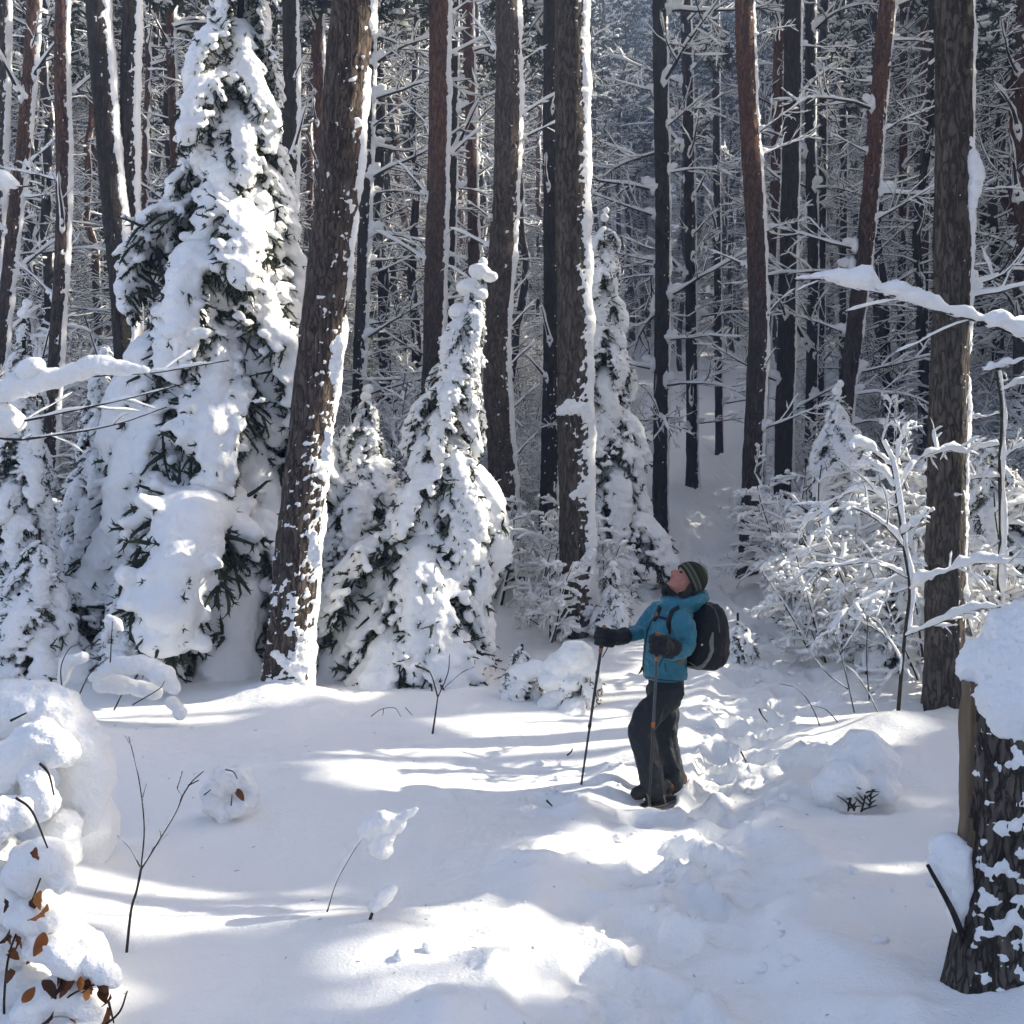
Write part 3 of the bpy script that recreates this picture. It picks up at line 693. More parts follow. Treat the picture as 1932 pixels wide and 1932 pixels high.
def whole_arche(k, ck):
    trv, w, s, mat = FAR[k][3]; inf = FAR[k][2]; zc = inf[0][-1] - 5.5
    off = np.array([np.interp(zc, inf[0], inf[1]), np.interp(zc, inf[0], inf[2]), zc])
    cr = [(V + off, F, {0: 1, 1: 3, 2: 2}[m]) for V, F, m in CROWN_RAW[ck]]
    return mesh_np('whole_pine', [(*trv, 0)] + [(a, b, 1) for a, b in w] + [(a, b, 2) for a, b in s] + cr, [mat, M_TWIG, M_SNOW_FAR, M_PINE], smooth=False)
WHOLE = [whole_arche(k, k % len(CROWN)) for k in range(3)]
SLIM = [whole_arche(k, 3 + k % 2) for k in range(1, 3)]
def whole_pine(x, y, label, group, sc=None):
    t = obj('pine_tree', random.choice(SLIM if abs(x - path_x(y)) < 13 and y < 44 else WHOLE)); s = sc or random.uniform(0.85, 1.25)
    t.location = (x, y, GZ(x, y)); t.scale = (s, s, s); t.rotation_euler = (random.gauss(0, 0.02), random.gauss(0, 0.02), random.uniform(-0.6, 0.6))
    return tag(t, label, 'tree', group)
def far_pine(x, y, label, group, k=None, sc=None, rz=None, name='pine_tree'):
    k = random.randrange(len(FAR)) if k is None else k
    a = FAR[k]
    t = empty(name, (x, y, GZ(x, y)), 0.0, sc or random.uniform(0.85, 1.2))
    t.rotation_euler = (random.gauss(0, 0.02), random.gauss(0, 0.02), random.uniform(-0.6, 0.6))
    tag(t, label, 'tree', group)
    obj('trunk', a[0], t); obj('snowy_twigs', a[1], t, None, 'stuff')
    c = pick_crown(x, y); zc = a[2][0][-1] - 5.5
    M = Matrix.Translation((float(np.interp(zc, a[2][0], a[2][1])), float(np.interp(zc, a[2][0], a[2][2])), zc)) @ Matrix.Rotation(random.uniform(0, 6), 4, 'Z')
    obj('crown', c, t, M)
    return t
taken = []
def free(x, y, d):
    return all((x - a) ** 2 + (y - b) ** 2 > d * d for a, b in taken)
fr = random.Random(4)
n = 0
tries = 0
while n < 190 and tries < 20000:
    tries += 1
    y = 18.5 + 29 * fr.random() ** 0.85
    x = fr.uniform(-0.52 * y - 3, 0.52 * y + 4)
    if (1290 < 966 + x / (K * y) < 1405) or (-5.0 < x - path_x(y) < 4.2 and y < 46) or abs(x - path_x(y)) < 1.3 or not free(x, y, 1.0): continue
    taken.append((x, y)); n += 1
    (far_pine if y < 30 else whole_pine)(x, y, 'slender snow-dusted pine in the dense forest up the slope', 'pines of the forest up the slope')
print('forest', n, round(time.time() - T0, 1))
# the wood higher up the slope, read as one mass
pts = []
while len(pts) < 260:
    y = 46 + 62 * fr.random() ** 0.9; x = fr.uniform(-0.54 * y - 4, 0.54 * y + 14)
    if y < 60 and abs(x - path_x(y)) < 0.8: continue
    pts.append((x, y))
for _ in range(60):
    y = fr.uniform(47, 80); pts.append((path_x(y) + fr.uniform(-9, 9), y))
pts = np.array(pts); pts = np.column_stack([pts, gz(pts[:, 0], pts[:, 1], False)])
wood = bpy.data.collections.new('wood_kinds')
for w in WHOLE: wood.objects.link(bpy.data.objects.new('wood_kind', w))
me = bpy.data.meshes.new('distant_forest'); me.from_pydata([tuple(q) for q in pts], [], [])
df = tag(obj('distant_forest', me), 'far snowy pine wood closing off the slope', None, None, 'stuff')
ng = bpy.data.node_groups.new('wood', 'GeometryNodeTree')
ng.interface.new_socket('Geometry', in_out='INPUT', socket_type='NodeSocketGeometry'); ng.interface.new_socket('Geometry', in_out='OUTPUT', socket_type='NodeSocketGeometry')
gi, go = ng.nodes.new('NodeGroupInput'), ng.nodes.new('NodeGroupOutput')
ci = ng.nodes.new('GeometryNodeCollectionInfo'); ci.inputs['Collection'].default_value = wood; ci.inputs['Separate Children'].default_value = True; ci.inputs['Reset Children'].default_value = True
ip = ng.nodes.new('GeometryNodeInstanceOnPoints'); ip.inputs['Pick Instance'].default_value = True
rv = ng.nodes.new('FunctionNodeRandomValue'); rv.data_type = 'FLOAT_VECTOR'; rv.inputs[0].default_value = (-0.04, -0.04, -0.7); rv.inputs[1].default_value = (0.04, 0.04, 0.7)
rs = ng.nodes.new('FunctionNodeRandomValue'); rs.data_type = 'FLOAT'; rs.inputs[2].default_value = 0.9; rs.inputs[3].default_value = 1.35
lk = ng.links.new
lk(gi.outputs[0], ip.inputs['Points']); lk(ci.outputs[0], ip.inputs['Instance']); lk(rv.outputs[0], ip.inputs['Rotation']); lk(rs.outputs[1], ip.inputs['Scale']); lk(ip.outputs[0], go.inputs[0])
md = df.modifiers.new('wood', 'NODES'); md.node_group = ng
# ------------------------------------------------------------------ spruces loaded with snow
def bough_arche(seed, droop=0.12, width=1.0, snowk=1.0, voxel=0.018):
    g = np.random.default_rng(seed)
    main = grow([[0, 0, 0]], [[1, 0, 0.30]], [1.0], 12, 0.03, -droop, g)
    T = tang(main)[0]
    S, D, L, sd = [], [], [], []
    for i in range(17):
        t = 0.12 + 0.86 * i / 16
        p = main[0, 0] * 0
        q = t * 11; a = int(q); f = q - a
        p = main[0, a] * (1 - f) + main[0, min(a + 1, 11)] * f
        d = T[min(a, 11)]
        for s in (-1, 1):
            side = np.array([0, s, 0.0])
            an = R(g.uniform(42, 68)) * (1 - 0.35 * t)
            S.append(p); D.append(d * math.cos(an) + side * math.sin(an) + np.array([0, 0, g.normal() * 0.12]))
            L.append((0.42 * width * (1 - t) ** 0.75 * (0.45 + 0.55 * min(1, t * 4)) + 0.09) * g.uniform(0.75, 1.2))
    tw = grow(S, D, L, 7, 0.05, -droop * 1.1, g)
    sub = children_of(tw, 4, 0.2, 0.95, R(42), 0.42, g, 4, 0.06, -0.12, flat=0.3, taper=0.4)
    tip = children_of(main, 8, 0.55, 1.0, R(40), 0.13, g, 4, 0.05, -0.15, flat=0.2, taper=0.2)
    hang = children_of(main, 14, 0.15, 0.95, R(75), 0.20, g, 5, 0.06, -0.30, flat=0.0, taper=0.3)
    hs = children_of(hang, 3, 0.3, 0.95, R(40), 0.5, g, 4, 0.05, -0.12)
    allt = [(tw, 0.013), (np.concatenate([sub, tip, hs]), 0.0115), (hang, 0.013)]
    wood = [(*tubes(main, np.linspace(0.016, 0.006, 12), 5), 0)]
    nd = []
    for P, rr in allt:
        N = P.shape[1]
        wood.append((*tubes(P, np.linspace(rr, rr * 0.45, N), 4), 1))
        Tt = tang(P); m = 4
        c = np.repeat(P.reshape(-1, 3), m, 0); d0 = np.repeat(Tt.reshape(-1, 3), m, 0)
        rad = nrm(g.normal(size=c.shape)); d = nrm(d0 * 0.8 + rad * 0.75)
        sdv = nrm(np.cross(d, g.normal(size=c.shape)))
        ln = g.uniform(0.02, 0.038, (len(c), 1))
        V = np.stack([c - sdv * 0.0045, c + sdv * 0.0045, c + d * ln], 1).reshape(-1, 3)
        nd.append((V, np.arange(len(V)).reshape(-1, 3), 1))
    green = mesh_np('bough', wood + nd, [M_TWIG, M_NEEDLE], smooth=False)
    # snow: overlapping pillows that follow the stem and most side shoots
    Cc, Rr = [], []
    for i, p in enumerate(main[0]):
        u = i / 11
        if u > 0.93: continue
        r = (0.045 + 0.060 * math.sin(min(1, u * 1.5 + 0.25) * 2.4)) * g.uniform(0.75, 1.2) * snowk
        Cc.append(p + np.array([0, 0, 0.045 * snowk])); Rr.append((r * 1.15, r * 1.15, r * 0.62))
    for b in range(len(tw)):
        if g.random() < 0.2: continue
        lim = g.uniform(0.45, 0.78)
        for i in range(1, 7):
            u = i / 6
            if u > lim: continue
            r = (0.058 - 0.022 * u) * g.uniform(0.7, 1.2) * snowk
            Cc.append(tw[b, i] + np.array([0, 0, 0.036 * snowk])); Rr.append((r * 1.1, r * 1.1, r * 0.66))
    for b in range(len(sub)):
        if g.random() < 0.55: continue
        for i in (1, 2):
            r = 0.036 * g.uniform(0.7, 1.15) * snowk
            Cc.append(sub[b, i] + np.array([0, 0, 0.022])); Rr.append((r, r, r * 0.7))
    sn = fuse('bough_snow', [ellipsoids(Cc, Rr, ICO2)], [M_SNOW], voxel, 1, ((0.009, 0.09), (0.006, 0.03)), seed, 0.5, 0.10)
    return green, sn
BOUGH = [bough_arche(500 + i, droop=[0.13, 0.17, 0.21, 0.15][i % 4], width=[0.85, 0.7, 0.6, 1.0][i % 4], snowk=[1.08, 1.25, 1.15, 1.0][i % 4]) for i in range(10)]
print('boughs', [len(b[1].polygons) for b in BOUGH[:4]], len(BOUGH[0][0].polygons), round(time.time() - T0, 1))
def blob_mesh(spheres, voxel=0.02, it=3, amp=((0.012, 0.12), (0.005, 0.04)), seed=0, mats=None, fac=0.5):
    Cc = [s[:3] for s in spheres]; Rr = [s[3:6] if len(s) >= 6 else (s[3],) * 3 for s in spheres]
    return fuse('snow_lump', [ellipsoids(Cc, Rr)], mats or [M_SNOW], voxel, it, amp, seed, fac)
def spruce(label, foot_uv, Y, H, Rad, seed, top=None, whorl=0.27, per=6, z_lo=0.06, pitch=0.52, lean=(0, 0), expo=0.8, cap=True, group=None, name='spruce_tree', leader=0.35, len_jit=(0.8, 1.2), sink=0.1):
    g = random.Random(seed)
    f = PX(*foot_uv, Y)
    x, y = f.x, Y
    t = empty(name, (x, y, GZ(x, y) - sink))
    tag(t, label, 'tree', group)
    zz = np.linspace(0, H, 14)
    P = np.stack([lean[0] * (zz / H) ** 1.5, lean[1] * (zz / H) ** 1.5, zz], 1)
    rr = 0.012 * H * (1 - zz / H) + 0.012
    obj('trunk', mesh_np('spruce_trunk', [(*tubes(P[None], rr[None], 10), 0)], [M_BARK_DARK]), t)
    z = z_lo * H
    k = 0
    while z < H * 0.965:
        u = z / H
        reach = Rad * (1 - u) ** expo + 0.10
        n = max(3, int(round(per * (0.55 + 0.45 * (1 - u)))))
        a0 = g.uniform(0, 6.28)
        for i in range(n):
            az = a0 + 6.283 * i / n + g.uniform(-0.3, 0.3)
            L = reach / 0.64 * g.uniform(*len_jit)
            b = g.choice(BOUGH)
            px, py = np.interp(z, zz, P[:, 0]), np.interp(z, zz, P[:, 1])
            pt = pitch * g.uniform(0.6, 1.35) + 0.28 * u
            M = Matrix.Translation((px, py, z + g.uniform(-0.08, 0.08))) @ Matrix.Rotation(az, 4, 'Z') @ Matrix.Rotation(pt, 4, 'Y') @ Matrix.Rotation(g.uniform(-0.3, 0.3), 4, 'X') @ Matrix.Diagonal((L, L * g.choice((-1, 1)) * g.uniform(0.8, 1.1), L * g.uniform(0.85, 1.1), 1))
            bo = obj('bough', b[0], t, M); obj('snow_load', b[1], bo)
        z += whorl * (0.6 + 0.6 * (1 - u)) * g.uniform(0.85, 1.15)
    if cap:
        q = P[-1]
        obj('snow_cap', blob_mesh([(q[0], q[1], q[2] - 0.12, 0.06), (q[0] + 0.03, q[1], q[2] - 0.03, 0.05)], 0.012, 2), t)
    return t
spruce('tall snow-laden spruce left of the leaning brown pine', (395, 1290), 10.8, 8.7, 1.60, 1, whorl=0.42, per=6, lean=(0.45, 0), expo=0.85, sink=0.25, z_lo=0.115)
_sb = spruce('small spruce bowed by snow between the leaning pine and the grey pine', (790, 1310), 10.2, 4.1, 0.98, 2, whorl=0.31, per=6, lean=(0.6, -0.1), expo=0.85, z_lo=0.08, len_jit=(0.6, 1.35))
_ob = Vector(_sb.location)
def _cap(u, v, r): q = PX(u, v, 10.1) - _ob; r *= K * 10.1; return (q.x, q.y, q.z, r, r, r * 0.7)
obj('snow_cap', blob_mesh([_cap(*a) for a in ((905, 512, 22), (925, 522, 15), (884, 542, 24), (905, 556, 18), (868, 588, 24), (890, 600, 22), (880, 625, 24))], 0.014, 2, ((0.010, 0.08),), 3), _sb)
obj('leader', mesh_np('leader', [(*tubes(np.array([tuple(PX(900, 530, 10.1) - _ob), tuple(PX(915, 490, 10.1) - _ob), tuple(PX(928, 462, 10.1) - _ob)])[None], np.array([[0.012, 0.008, 0.004]]), 6), 0)], [M_TWIG]), _sb)
spruce('slim snowy spruce just right of the straight grey pine, beside the path', (1140, 1000), 14.3, 5.3, 0.78, 3, whorl=0.42, per=6, expo=0.6)
spruce('bushy snow-covered spruce left of the bulge-snow pine', (1580, 1180), 12.6, 3.0, 1.0, 4, whorl=0.27, per=6)
spruce('pale thin young spruce near the left edge with a bare tip', (45, 1130), 10.0, 3.5, 0.6, 5, whorl=0.26, per=5, expo=0.9)
spruce('shaded spruce tucked behind the left flank of the tall spruce', (190, 1240), 11.2, 3.3, 0.95, 6, whorl=0.26, per=6)
spruce('low dark spruce at the left edge below the pale young spruce', (75, 1240), 9.6, 1.35, 0.75, 7, whorl=0.2, per=6, cap=False)
spruce('low wide spruce crouching left of the leaning brown pine foot', (255, 1290), 9.6, 1.1, 0.7, 8, whorl=0.2, per=6, cap=False)
spruce('small spruce half hidden behind the leaning brown pine', (690, 1240), 11.0, 2.9, 0.95, 9, whorl=0.25, per=6)
_sk = spruce('knee-high spruce bent under a snow cushion beside the grey pine foot', (1085, 1330), 9.1, 0.62, 0.42, 10, whorl=0.16, per=5, cap=False, pitch=0.6)
spruce('tiny buried spruce left of the knee-high bent spruce', (985, 1300), 9.3, 0.55, 0.38, 11, whorl=0.16, per=5, cap=False, pitch=0.5)
spruce('little hooded spruce between the grey pine and the hiker', (1152, 1185), 11.5, 0.95, 0.35, 12, whorl=0.17, per=5, pitch=0.7)
spruce('little shaggy spruce right behind the backpack', (1392, 1165), 11.0, 0.6, 0.36, 13, whorl=0.15, per=5, cap=False)
_ok = Vector(_sk.location)
def _cush(u, v, r, d=0.0): q = PX(u, v, 9.1 + d) - _ok; r *= K * 9.1; return (q.x, q.y, q.z, r, r, r * 0.8)
obj('snow_cushion', blob_mesh([_cush(*a) for a in ((1085, 1238, 38), (1060, 1258, 36), (1105, 1262, 30), (1040, 1285, 26, -0.05), (1075, 1290, 26, -0.08), (1118, 1290, 20), (1012, 1262, 26, 0.1), (985, 1272, 26, 0.1))], 0.016, 3, ((0.016, 0.12), (0.006, 0.04)), 7), _sk)
spruce('snow-laden young spruce behind the sheathed sapling at the right edge', (1872, 1170), 11.4, 2.3, 0.75, 14, whorl=0.28, per=6)
spruce('white young spruce left of the bulge-snow pine foot', (1715, 1190), 10.4, 1.5, 0.6, 15, whorl=0.24, per=6)
print('spruces', round(time.time() - T0, 1))
# ------------------------------------------------------------------ leafless undergrowth
def shrub_arche(seed, H=2.6, stems=5, spread=0.45, n1=9, n2=7, n3=3, snow=0.026, grav=-0.05):
    g = np.random.default_rng(seed)
    az = g.random(stems) * 6.283; sp = spread * (0.4 + g.random(stems))
    S = np.stack([0.12 * np.cos(az), 0.12 * np.sin(az), np.full(stems, -0.15)], 1)
    D = np.stack([np.cos(az) * sp, np.sin(az) * sp, np.ones(stems)], 1)
    P0 = grow(S, D, H * g.uniform(0.6, 1.05, stems), 9, 0.07, -0.01, g)
    P1 = children_of(P0, n1, 0.2, 0.97, R(62), 0.42, g, 7, 0.10, grav, flat=0.4)
    P2 = children_of(P1, n2, 0.2, 0.97, R(48), 0.45, g, 5, 0.10, grav, flat=0.5)
    w = [tubes(P0, np.linspace(0.018, 0.006, 9), 5), tubes(P1, np.linspace(0.009, 0.004, 7), 4), tubes(P2, np.linspace(0.005, 0.0025, 5), 3)]
    s = [snowtubes(P0, snow_w(P0, snow * 1.3, g), 6), snowtubes(P1, snow_w(P1, snow, g, 0.12, 0.03), 6), snowtubes(P2, snow_w(P2, snow * 0.8, g, 0.15, 0.08), 5)]
    if n3:
        P3 = children_of(P2, n3, 0.3, 0.97, R(45), 0.5, g, 4, 0.10, grav, flat=0.5)
        w.append(tubes(P3, np.linspace(0.0035, 0.002, 4), 3)); s.append(snowtubes(P3, snow_w(P3, snow * 0.6, g, 0.2, 0.12), 4))
    return mesh_np('shrub_twigs', [(a, b, 0) for a, b in w] + [(a, b, 1) for a, b in s], [M_TWIG, M_SNOW_FAR])
SHRUB = [shrub_arche(700 + i, H=[2.8, 3.4, 2.4, 1.8, 2.9][i % 5], spread=[0.4, 0.3, 0.6, 0.8, 0.45][i % 5]) for i in range(4)]
def shrub(x, y, label, group, k=None, sc=1.0, name='snowy_shrub', rz=None):
    a = SHRUB[random.randrange(4) if k is None else k]
    t = empty(name, (x, y, GZ(x, y)), random.uniform(0, 6.28) if rz is None else rz, sc)
    tag(t, label, 'shrub', group)
    obj('snowy_twigs', a, t, None, 'stuff')
    return t
sr = random.Random(8); n = 0; tries = 0
while n < 285 and tries < 9000:
    tries += 1
    y = 13.2 + 22 * sr.random() ** 1.15
    x = sr.uniform(-0.52 * y - 2, 0.52 * y + 2.5)
    rr_ = 0.55 / (K * y)
    dx_ = abs(x - path_x(y))
    if dx_ < 1.7 + 0.02 * y or 1225 - rr_ < 966 + x / (K * y) < 1405 + 0.8 * rr_: continue
    n += 1
    shrub(x, y, 'leafless snow-coated shrub in the thicket under the pines', 'shrubs of the thicket under the pines', None, sr.uniform(0.8, 1.4) if dx_ > 4.5 else sr.uniform(0.45, 0.75))
print('shrubs', n, round(time.time() - T0, 1))
# unseen pines right of view, added for shade, crowns cut where sun should fall
LIT = [(1320, 985, 50, 16, -.1), (1385, 712, 16, 12, 0), (1345, 870, 20, 9, 0), (1400, 1150, 120, 16, 0), (1190, 1590, 270, 38, -.12), (1420, 1500, 90, 18, -.25), (880, 1580, 70, 14, .15), (860, 1725, 95, 32, .05), (1000, 1735, 70, 14, 0), (1050, 1800, 240, 60, -.25), (760, 1840, 200, 55, -.05), (560, 1900, 330, 30, -.05), (230, 1598, 140, 18, -.1), (470, 1540, 130, 14, 0), (560, 1560, 90, 16, .05), (680, 1670, 110, 14, .05), (430, 1330, 70, 14, .1), (600, 1745, 110, 14, -.1), (1500, 1260, 330, 38, .05), (1620, 1330, 120, 25, -.1), (1690, 1430, 60, 16, -.3), (1750, 1500, 60, 18, 0), (1680, 1650, 130, 16, -.1), (1780, 1720, 60, 40, -.2), (1165, 1280, 70, 14, .35), (1130, 1335, 50, 9, .3), (870, 1370, 110, 10, .05)]
LITP = [(1650, 950, 8, .9), (1760, 1000, 8, 1.0), (1880, 900, 9.8, 1.2), (1850, 1080, 8, .6), (1600, 1000, 8, .6), (1700, 850, 8, .7), (930, 700, 9.6, .8), (930, 900, 9.6, .8), (890, 560, 10, .5), (690, 150, 9.2, .5), (650, 650, 9.2, .3), (1110, 300, 11.8, .6), (1110, 550, 11.8, .5), (1700, 1000, 8, .6), (1880, 1000, 9.7, .9), (1800, 1070, 7.8, .4), (60, 1420, 3.5, .35), (120, 1800, 3.5, .35), (60, 1560, 3.5, .2), (1750, 580, 5.6, .5), (1900, 620, 5.6, .4), (150, 700, 5.7, .5), (40, 600, 10, .4), (590, 250, 10.5, .5), (590, 420, 10.5, .4), (930, 1100, 9.6, .3)]
SV = np.array(tuple(sun_vec))
def in_gap(C):
    """C (n,3): does the sun ray through each point fall on one of the sunny spots?"""
    k = (C[:, 2] - 0.2) / SV[2]; Gd = C - SV[None] * k[:, None]
    for _ in range(2):
        zg = np.interp(Gd[:, 1], _ty, _tz); k = (C[:, 2] - zg) / SV[2]; Gd = C - SV[None] * k[:, None]
    Y = np.maximum(Gd[:, 1], 0.5); u = 966 + Gd[:, 0] / (K * Y); v = 966 - (Gd[:, 2] - CAM_Z) / (K * Y)
    out = np.zeros(len(C), bool)
    for cu, cv, ru, rv, sl in LIT:
        out |= (((u - cu) / ru) ** 2 + ((v - cv - sl * (u - cu)) / (rv * (1.45 if cu > 700 else 1.05))) ** 2 < (1.1 if cu > 700 else 0.9)) & (Gd[:, 1] > 1)
    for pu, pv, py, pr_ in LITP:
        d = C - np.array(tuple(PX(pu, pv, py))); al = d @ SV
        out |= (np.linalg.norm(d - al[:, None] * SV[None], axis=1) < pr_) & (al > 0)
    return out
def shade_crown(seed):
    g = np.random.default_rng(seed)
    nb, h = 58, 9.5
    zz = np.sort(g.random(nb)) * h; az = g.random(nb) * 6.283
    Lb = 2.3 * (1 - 0.8 * (zz / h) ** 1.4) * (0.6 + 0.6 * g.random(nb))
    Pb = grow(np.stack([0 * zz, 0 * zz, zz], 1), np.stack([np.cos(az), np.sin(az), 0.1 + 0.4 * g.random(nb)], 1), Lb, 7, 0.12, -0.07, g)
    kd = children_of(Pb, 6, 0.2, 1.0, R(50), 0.5, g, 5, 0.12, 0.0, flat=0.4)
    base = kd[:, 1:5].reshape(-1, 3); T = tang(kd)[:, 1:5].reshape(-1, 3); m = 2; nn = len(base) * m
    c = np.repeat(base, m, 0) + g.normal(size=(nn, 3)) * 0.06; d = nrm(np.repeat(T, m, 0) * 0.7 + g.normal(size=(nn, 3)) * 0.7); sd = nrm(np.cross(d, g.normal(size=(nn, 3))))
    ln = g.uniform(0.22, 0.42, (nn, 1))
    blades = np.stack([c - sd * 0.075, c + sd * 0.075, c + d * ln + sd * 0.045, c + d * ln - sd * 0.045], 1)
    sc = base[::9] + np.array([0, 0, 0.05]); sr_ = np.stack([g.uniform(0.16, 0.32, len(sc)), g.uniform(0.16, 0.32, len(sc)), g.uniform(0.04, 0.07, len(sc))], 1)
    return tubes(Pb[:, ::2], np.linspace(0.03, 0.01, 4), 3), blades, sc, sr_
SHC = [shade_crown(40 + i) for i in range(3)]
SHT = tubes(np.stack([np.zeros(12), np.zeros(12), np.linspace(-0.3, 15, 12)], 1)[None], np.linspace(0.15, 0.03, 12)[None], 9)
SHMESH = {}
def shade_pine(x, y):
    k = random.randrange(3); s = random.uniform(0.9, 1.2); z = GZ(x, y); rz = random.uniform(0, 6.28)
    (wv, wf), bl, sc, sr_ = SHC[k]
    if y > 22: bl = (bl[::2] - bl[::2].mean(1, keepdims=True)) * 1.35 + bl[::2].mean(1, keepdims=True)
    M = np.array([[math.cos(rz), -math.sin(rz), 0], [math.sin(rz), math.cos(rz), 0], [0, 0, 1]]) * s
    off = np.array([0, 0, 5.5])
    wb = (bl + off).reshape(-1, 3) @ M.T; b4 = wb.reshape(-1, 4, 3); org = np.array([x, y, z])
    cut = in_gap(b4.mean(1) + org); ws = (sc + off) @ M.T; cs = in_gap(ws + org)
    tv = SHT[0] @ M.T + org; wvv = (wv + off) @ M.T + org; fc = in_gap(wvv[wf].mean(1)); kb = b4[~cut].reshape(-1, 3) + org
    sv, sf = ellipsoids(ws[~cs] + org, sr_[~cs] * s, ICO1)
    SHALL.extend([(tv, SHT[1], 0), (wvv, wf[~fc], 1), (kb, np.arange(len(kb)).reshape(-1, 4), 2), (sv, sf, 3)])
SHALL = []
pr = random.Random(21)
n = tries = 0
taken2 = []
while n < 60 and tries < 6000:
    tries += 1
    y = pr.uniform(0, 27); x = pr.uniform(0.52 * max(y, 0) + 5.0, 0.52 * max(y, 0) + 21)
    if any((x - a) ** 2 + (y - b) ** 2 < 5.5 for a, b in taken2): continue
    taken2.append((x, y)); n += 1
    shade_pine(x, y)
while n < 100 and tries < 12000:
    tries += 1
    y = pr.uniform(27, 56); x = pr.uniform(0.52 * y + 4.5, 0.52 * y + 22)
    if any((x - a) ** 2 + (y - b) ** 2 < 6 for a, b in taken2): continue
    taken2.append((x, y)); n += 1
    shade_pine(x, y)
tag(obj('shade_pines', mesh_np('shade_pines', SHALL, [M_BARK_DARK, M_TWIG, M_PINE, M_SNOW_FAR], smooth=False)), 'unseen snowy pine wood right of the view, added for shade, crowns cut to shape sun patches', None, None, 'stuff')
print('shade', n, round(time.time() - T0, 1))
# ------------------------------------------------------------------ the hiker
from mathutils.bvhtree import BVHTree
PY = 6.8
def Q4(a, b, d=0.0):
    return PX((1130 + a * 0.19151) * 0.94336, (1100 + b * 0.19151) * 0.94336, PY + d)
def Q5(a, b, d=0.0):
    return PX((1130 + a * 0.15528) * 0.94336, (1330 + b * 0.15528) * 0.94336, PY + d)
FW = Vector((-0.88, -0.47, 0.0)).normalized()     # the way the chest faces
LF = Vector((0.47, -0.88, 0.0)).normalized()      # towards the near (left) shoulder
def np3(v): return np.array(tuple(v), float)
def cap_tube(pts, radii, ns=18, n=None, squash=None):
    """closed tapered limb"""
    n = n or 4 * len(pts)
    P = resample(pts, n)
    s0 = np.concatenate([[0], np.cumsum(np.linalg.norm(np.diff(np.array([tuple(p) for p in pts]), axis=0), axis=1))])
    rr = np.interp(np.linspace(0, s0[-1], n), s0, radii)
    t = nrm(np.gradient(P, axis=0))
    a = np.array([0.0, math.cos(1.2), math.cos(0.75), math.cos(0.3)])[::1]
    hs = [(math.cos(q), math.sin(q)) for q in (0.03, 0.45, 0.9, 1.3)]
    P0 = [P[0] - t[0] * rr[0] * c for c, s in hs]; R0 = [rr[0] * s for c, s in hs]
    P1 = [P[-1] + t[-1] * rr[-1] * c for c, s in hs[::-1]]; R1 = [rr[-1] * s for c, s in hs[::-1]]
    PP = np.array(P0 + list(P) + P1)[None]; RR = np.array(R0 + list(rr) + R1)[None]
    V, F = tubes(PP, RR, ns)
    return V, F
def loft(secs, ns=28, power=1.0):
    """secs: (centre, axis a, axis b) closed skin; power<1 squares the section"""
    th = np.linspace(0, 2 * np.pi, ns, endpoint=False)
    c, s = np.cos(th), np.sin(th)
    c, s = np.sign(c) * np.abs(c) ** power, np.sign(s) * np.abs(s) ** power
    rings = []
    first, last = secs[0], secs[-1]
    allsec = [(first[0], first[1] * 0.02, first[2] * 0.02)] + list(secs) + [(last[0], last[1] * 0.02, last[2] * 0.02)]
    for ce, a, b in allsec:
        rings.append(np3(ce)[None] + np.outer(c, np3(a)) + np.outer(s, np3(b)))
    V = np.concatenate(rings)
    return V, grid_faces(1, len(allsec), ns)
def sph(*items):
    return ellipsoids([tuple(i[0]) for i in items], [i[1] if not np.isscalar(i[1]) else (i[1],) * 3 for i in items])
def orient_ell(c, axes):
    """ellipsoid with three axis vectors"""
    V0, F0 = ICO2
    A = np.array([tuple(a) for a in axes])
    return V0 @ A + np3(c)[None], F0
def cloth_mat(name, col, bump=0.5, scale=14, rough=0.75, col2=None, sheen=0.0):
    m, nt, n, l, b = newmat(name)
    tc = n.new('ShaderNodeTexCoord')
    n1 = n.new('ShaderNodeTexNoise'); n1.inputs['Scale'].default_value = scale; n1.inputs['Detail'].default_value = 3; n1.inputs['Distortion'].default_value = 1.2
    n2 = n.new('ShaderNodeTexNoise'); n2.inputs['Scale'].default_value = 260; n2.inputs['Detail'].default_value = 2
    l.new(tc.outputs['Object'], n1.inputs['Vector']); l.new(tc.outputs['Object'], n2.inputs['Vector'])
    r = ramp(n, [(0.3, col2 or tuple(c * 0.7 for c in col)), (0.7, col)])
    l.new(n1.outputs['Fac'], r.inputs[0]); l.new(r.outputs[0], b.inputs['Base Color'])
    ad = n.new('ShaderNodeMath'); ad.operation = 'MULTIPLY_ADD'; ad.inputs[1].default_value = 0.06
    l.new(n2.outputs['Fac'], ad.inputs[0]); l.new(n1.outputs['Fac'], ad.inputs[2])
    bu = n.new('ShaderNodeBump'); bu.inputs['Strength'].default_value = bump; bu.inputs['Distance'].default_value = 0.02
    l.new(ad.outputs[0], bu.inputs['Height']); l.new(bu.outputs[0], b.inputs['Normal'])
    b.inputs['Roughness'].default_value = rough; b.inputs['Specular IOR Level'].default_value = 0.35
    return m
M_JACKET = cloth_mat('teal_shell', (0.026, 0.175, 0.235), 0.9, 16, 0.5, (0.018, 0.130, 0.180))
M_TROUSER = cloth_mat('charcoal_cloth', (0.022, 0.024, 0.027), 0.9, 12, 0.8)
M_BLACK = cloth_mat('black_nylon', (0.008, 0.008, 0.009), 0.45, 20, 0.7)
M_GREYTRIM = cloth_mat('grey_trim', (0.22, 0.21, 0.18), 0.2, 30, 0.7)
M_KHAKI = cloth_mat('khaki_webbing', (0.20, 0.155, 0.09), 0.3, 40, 0.8)
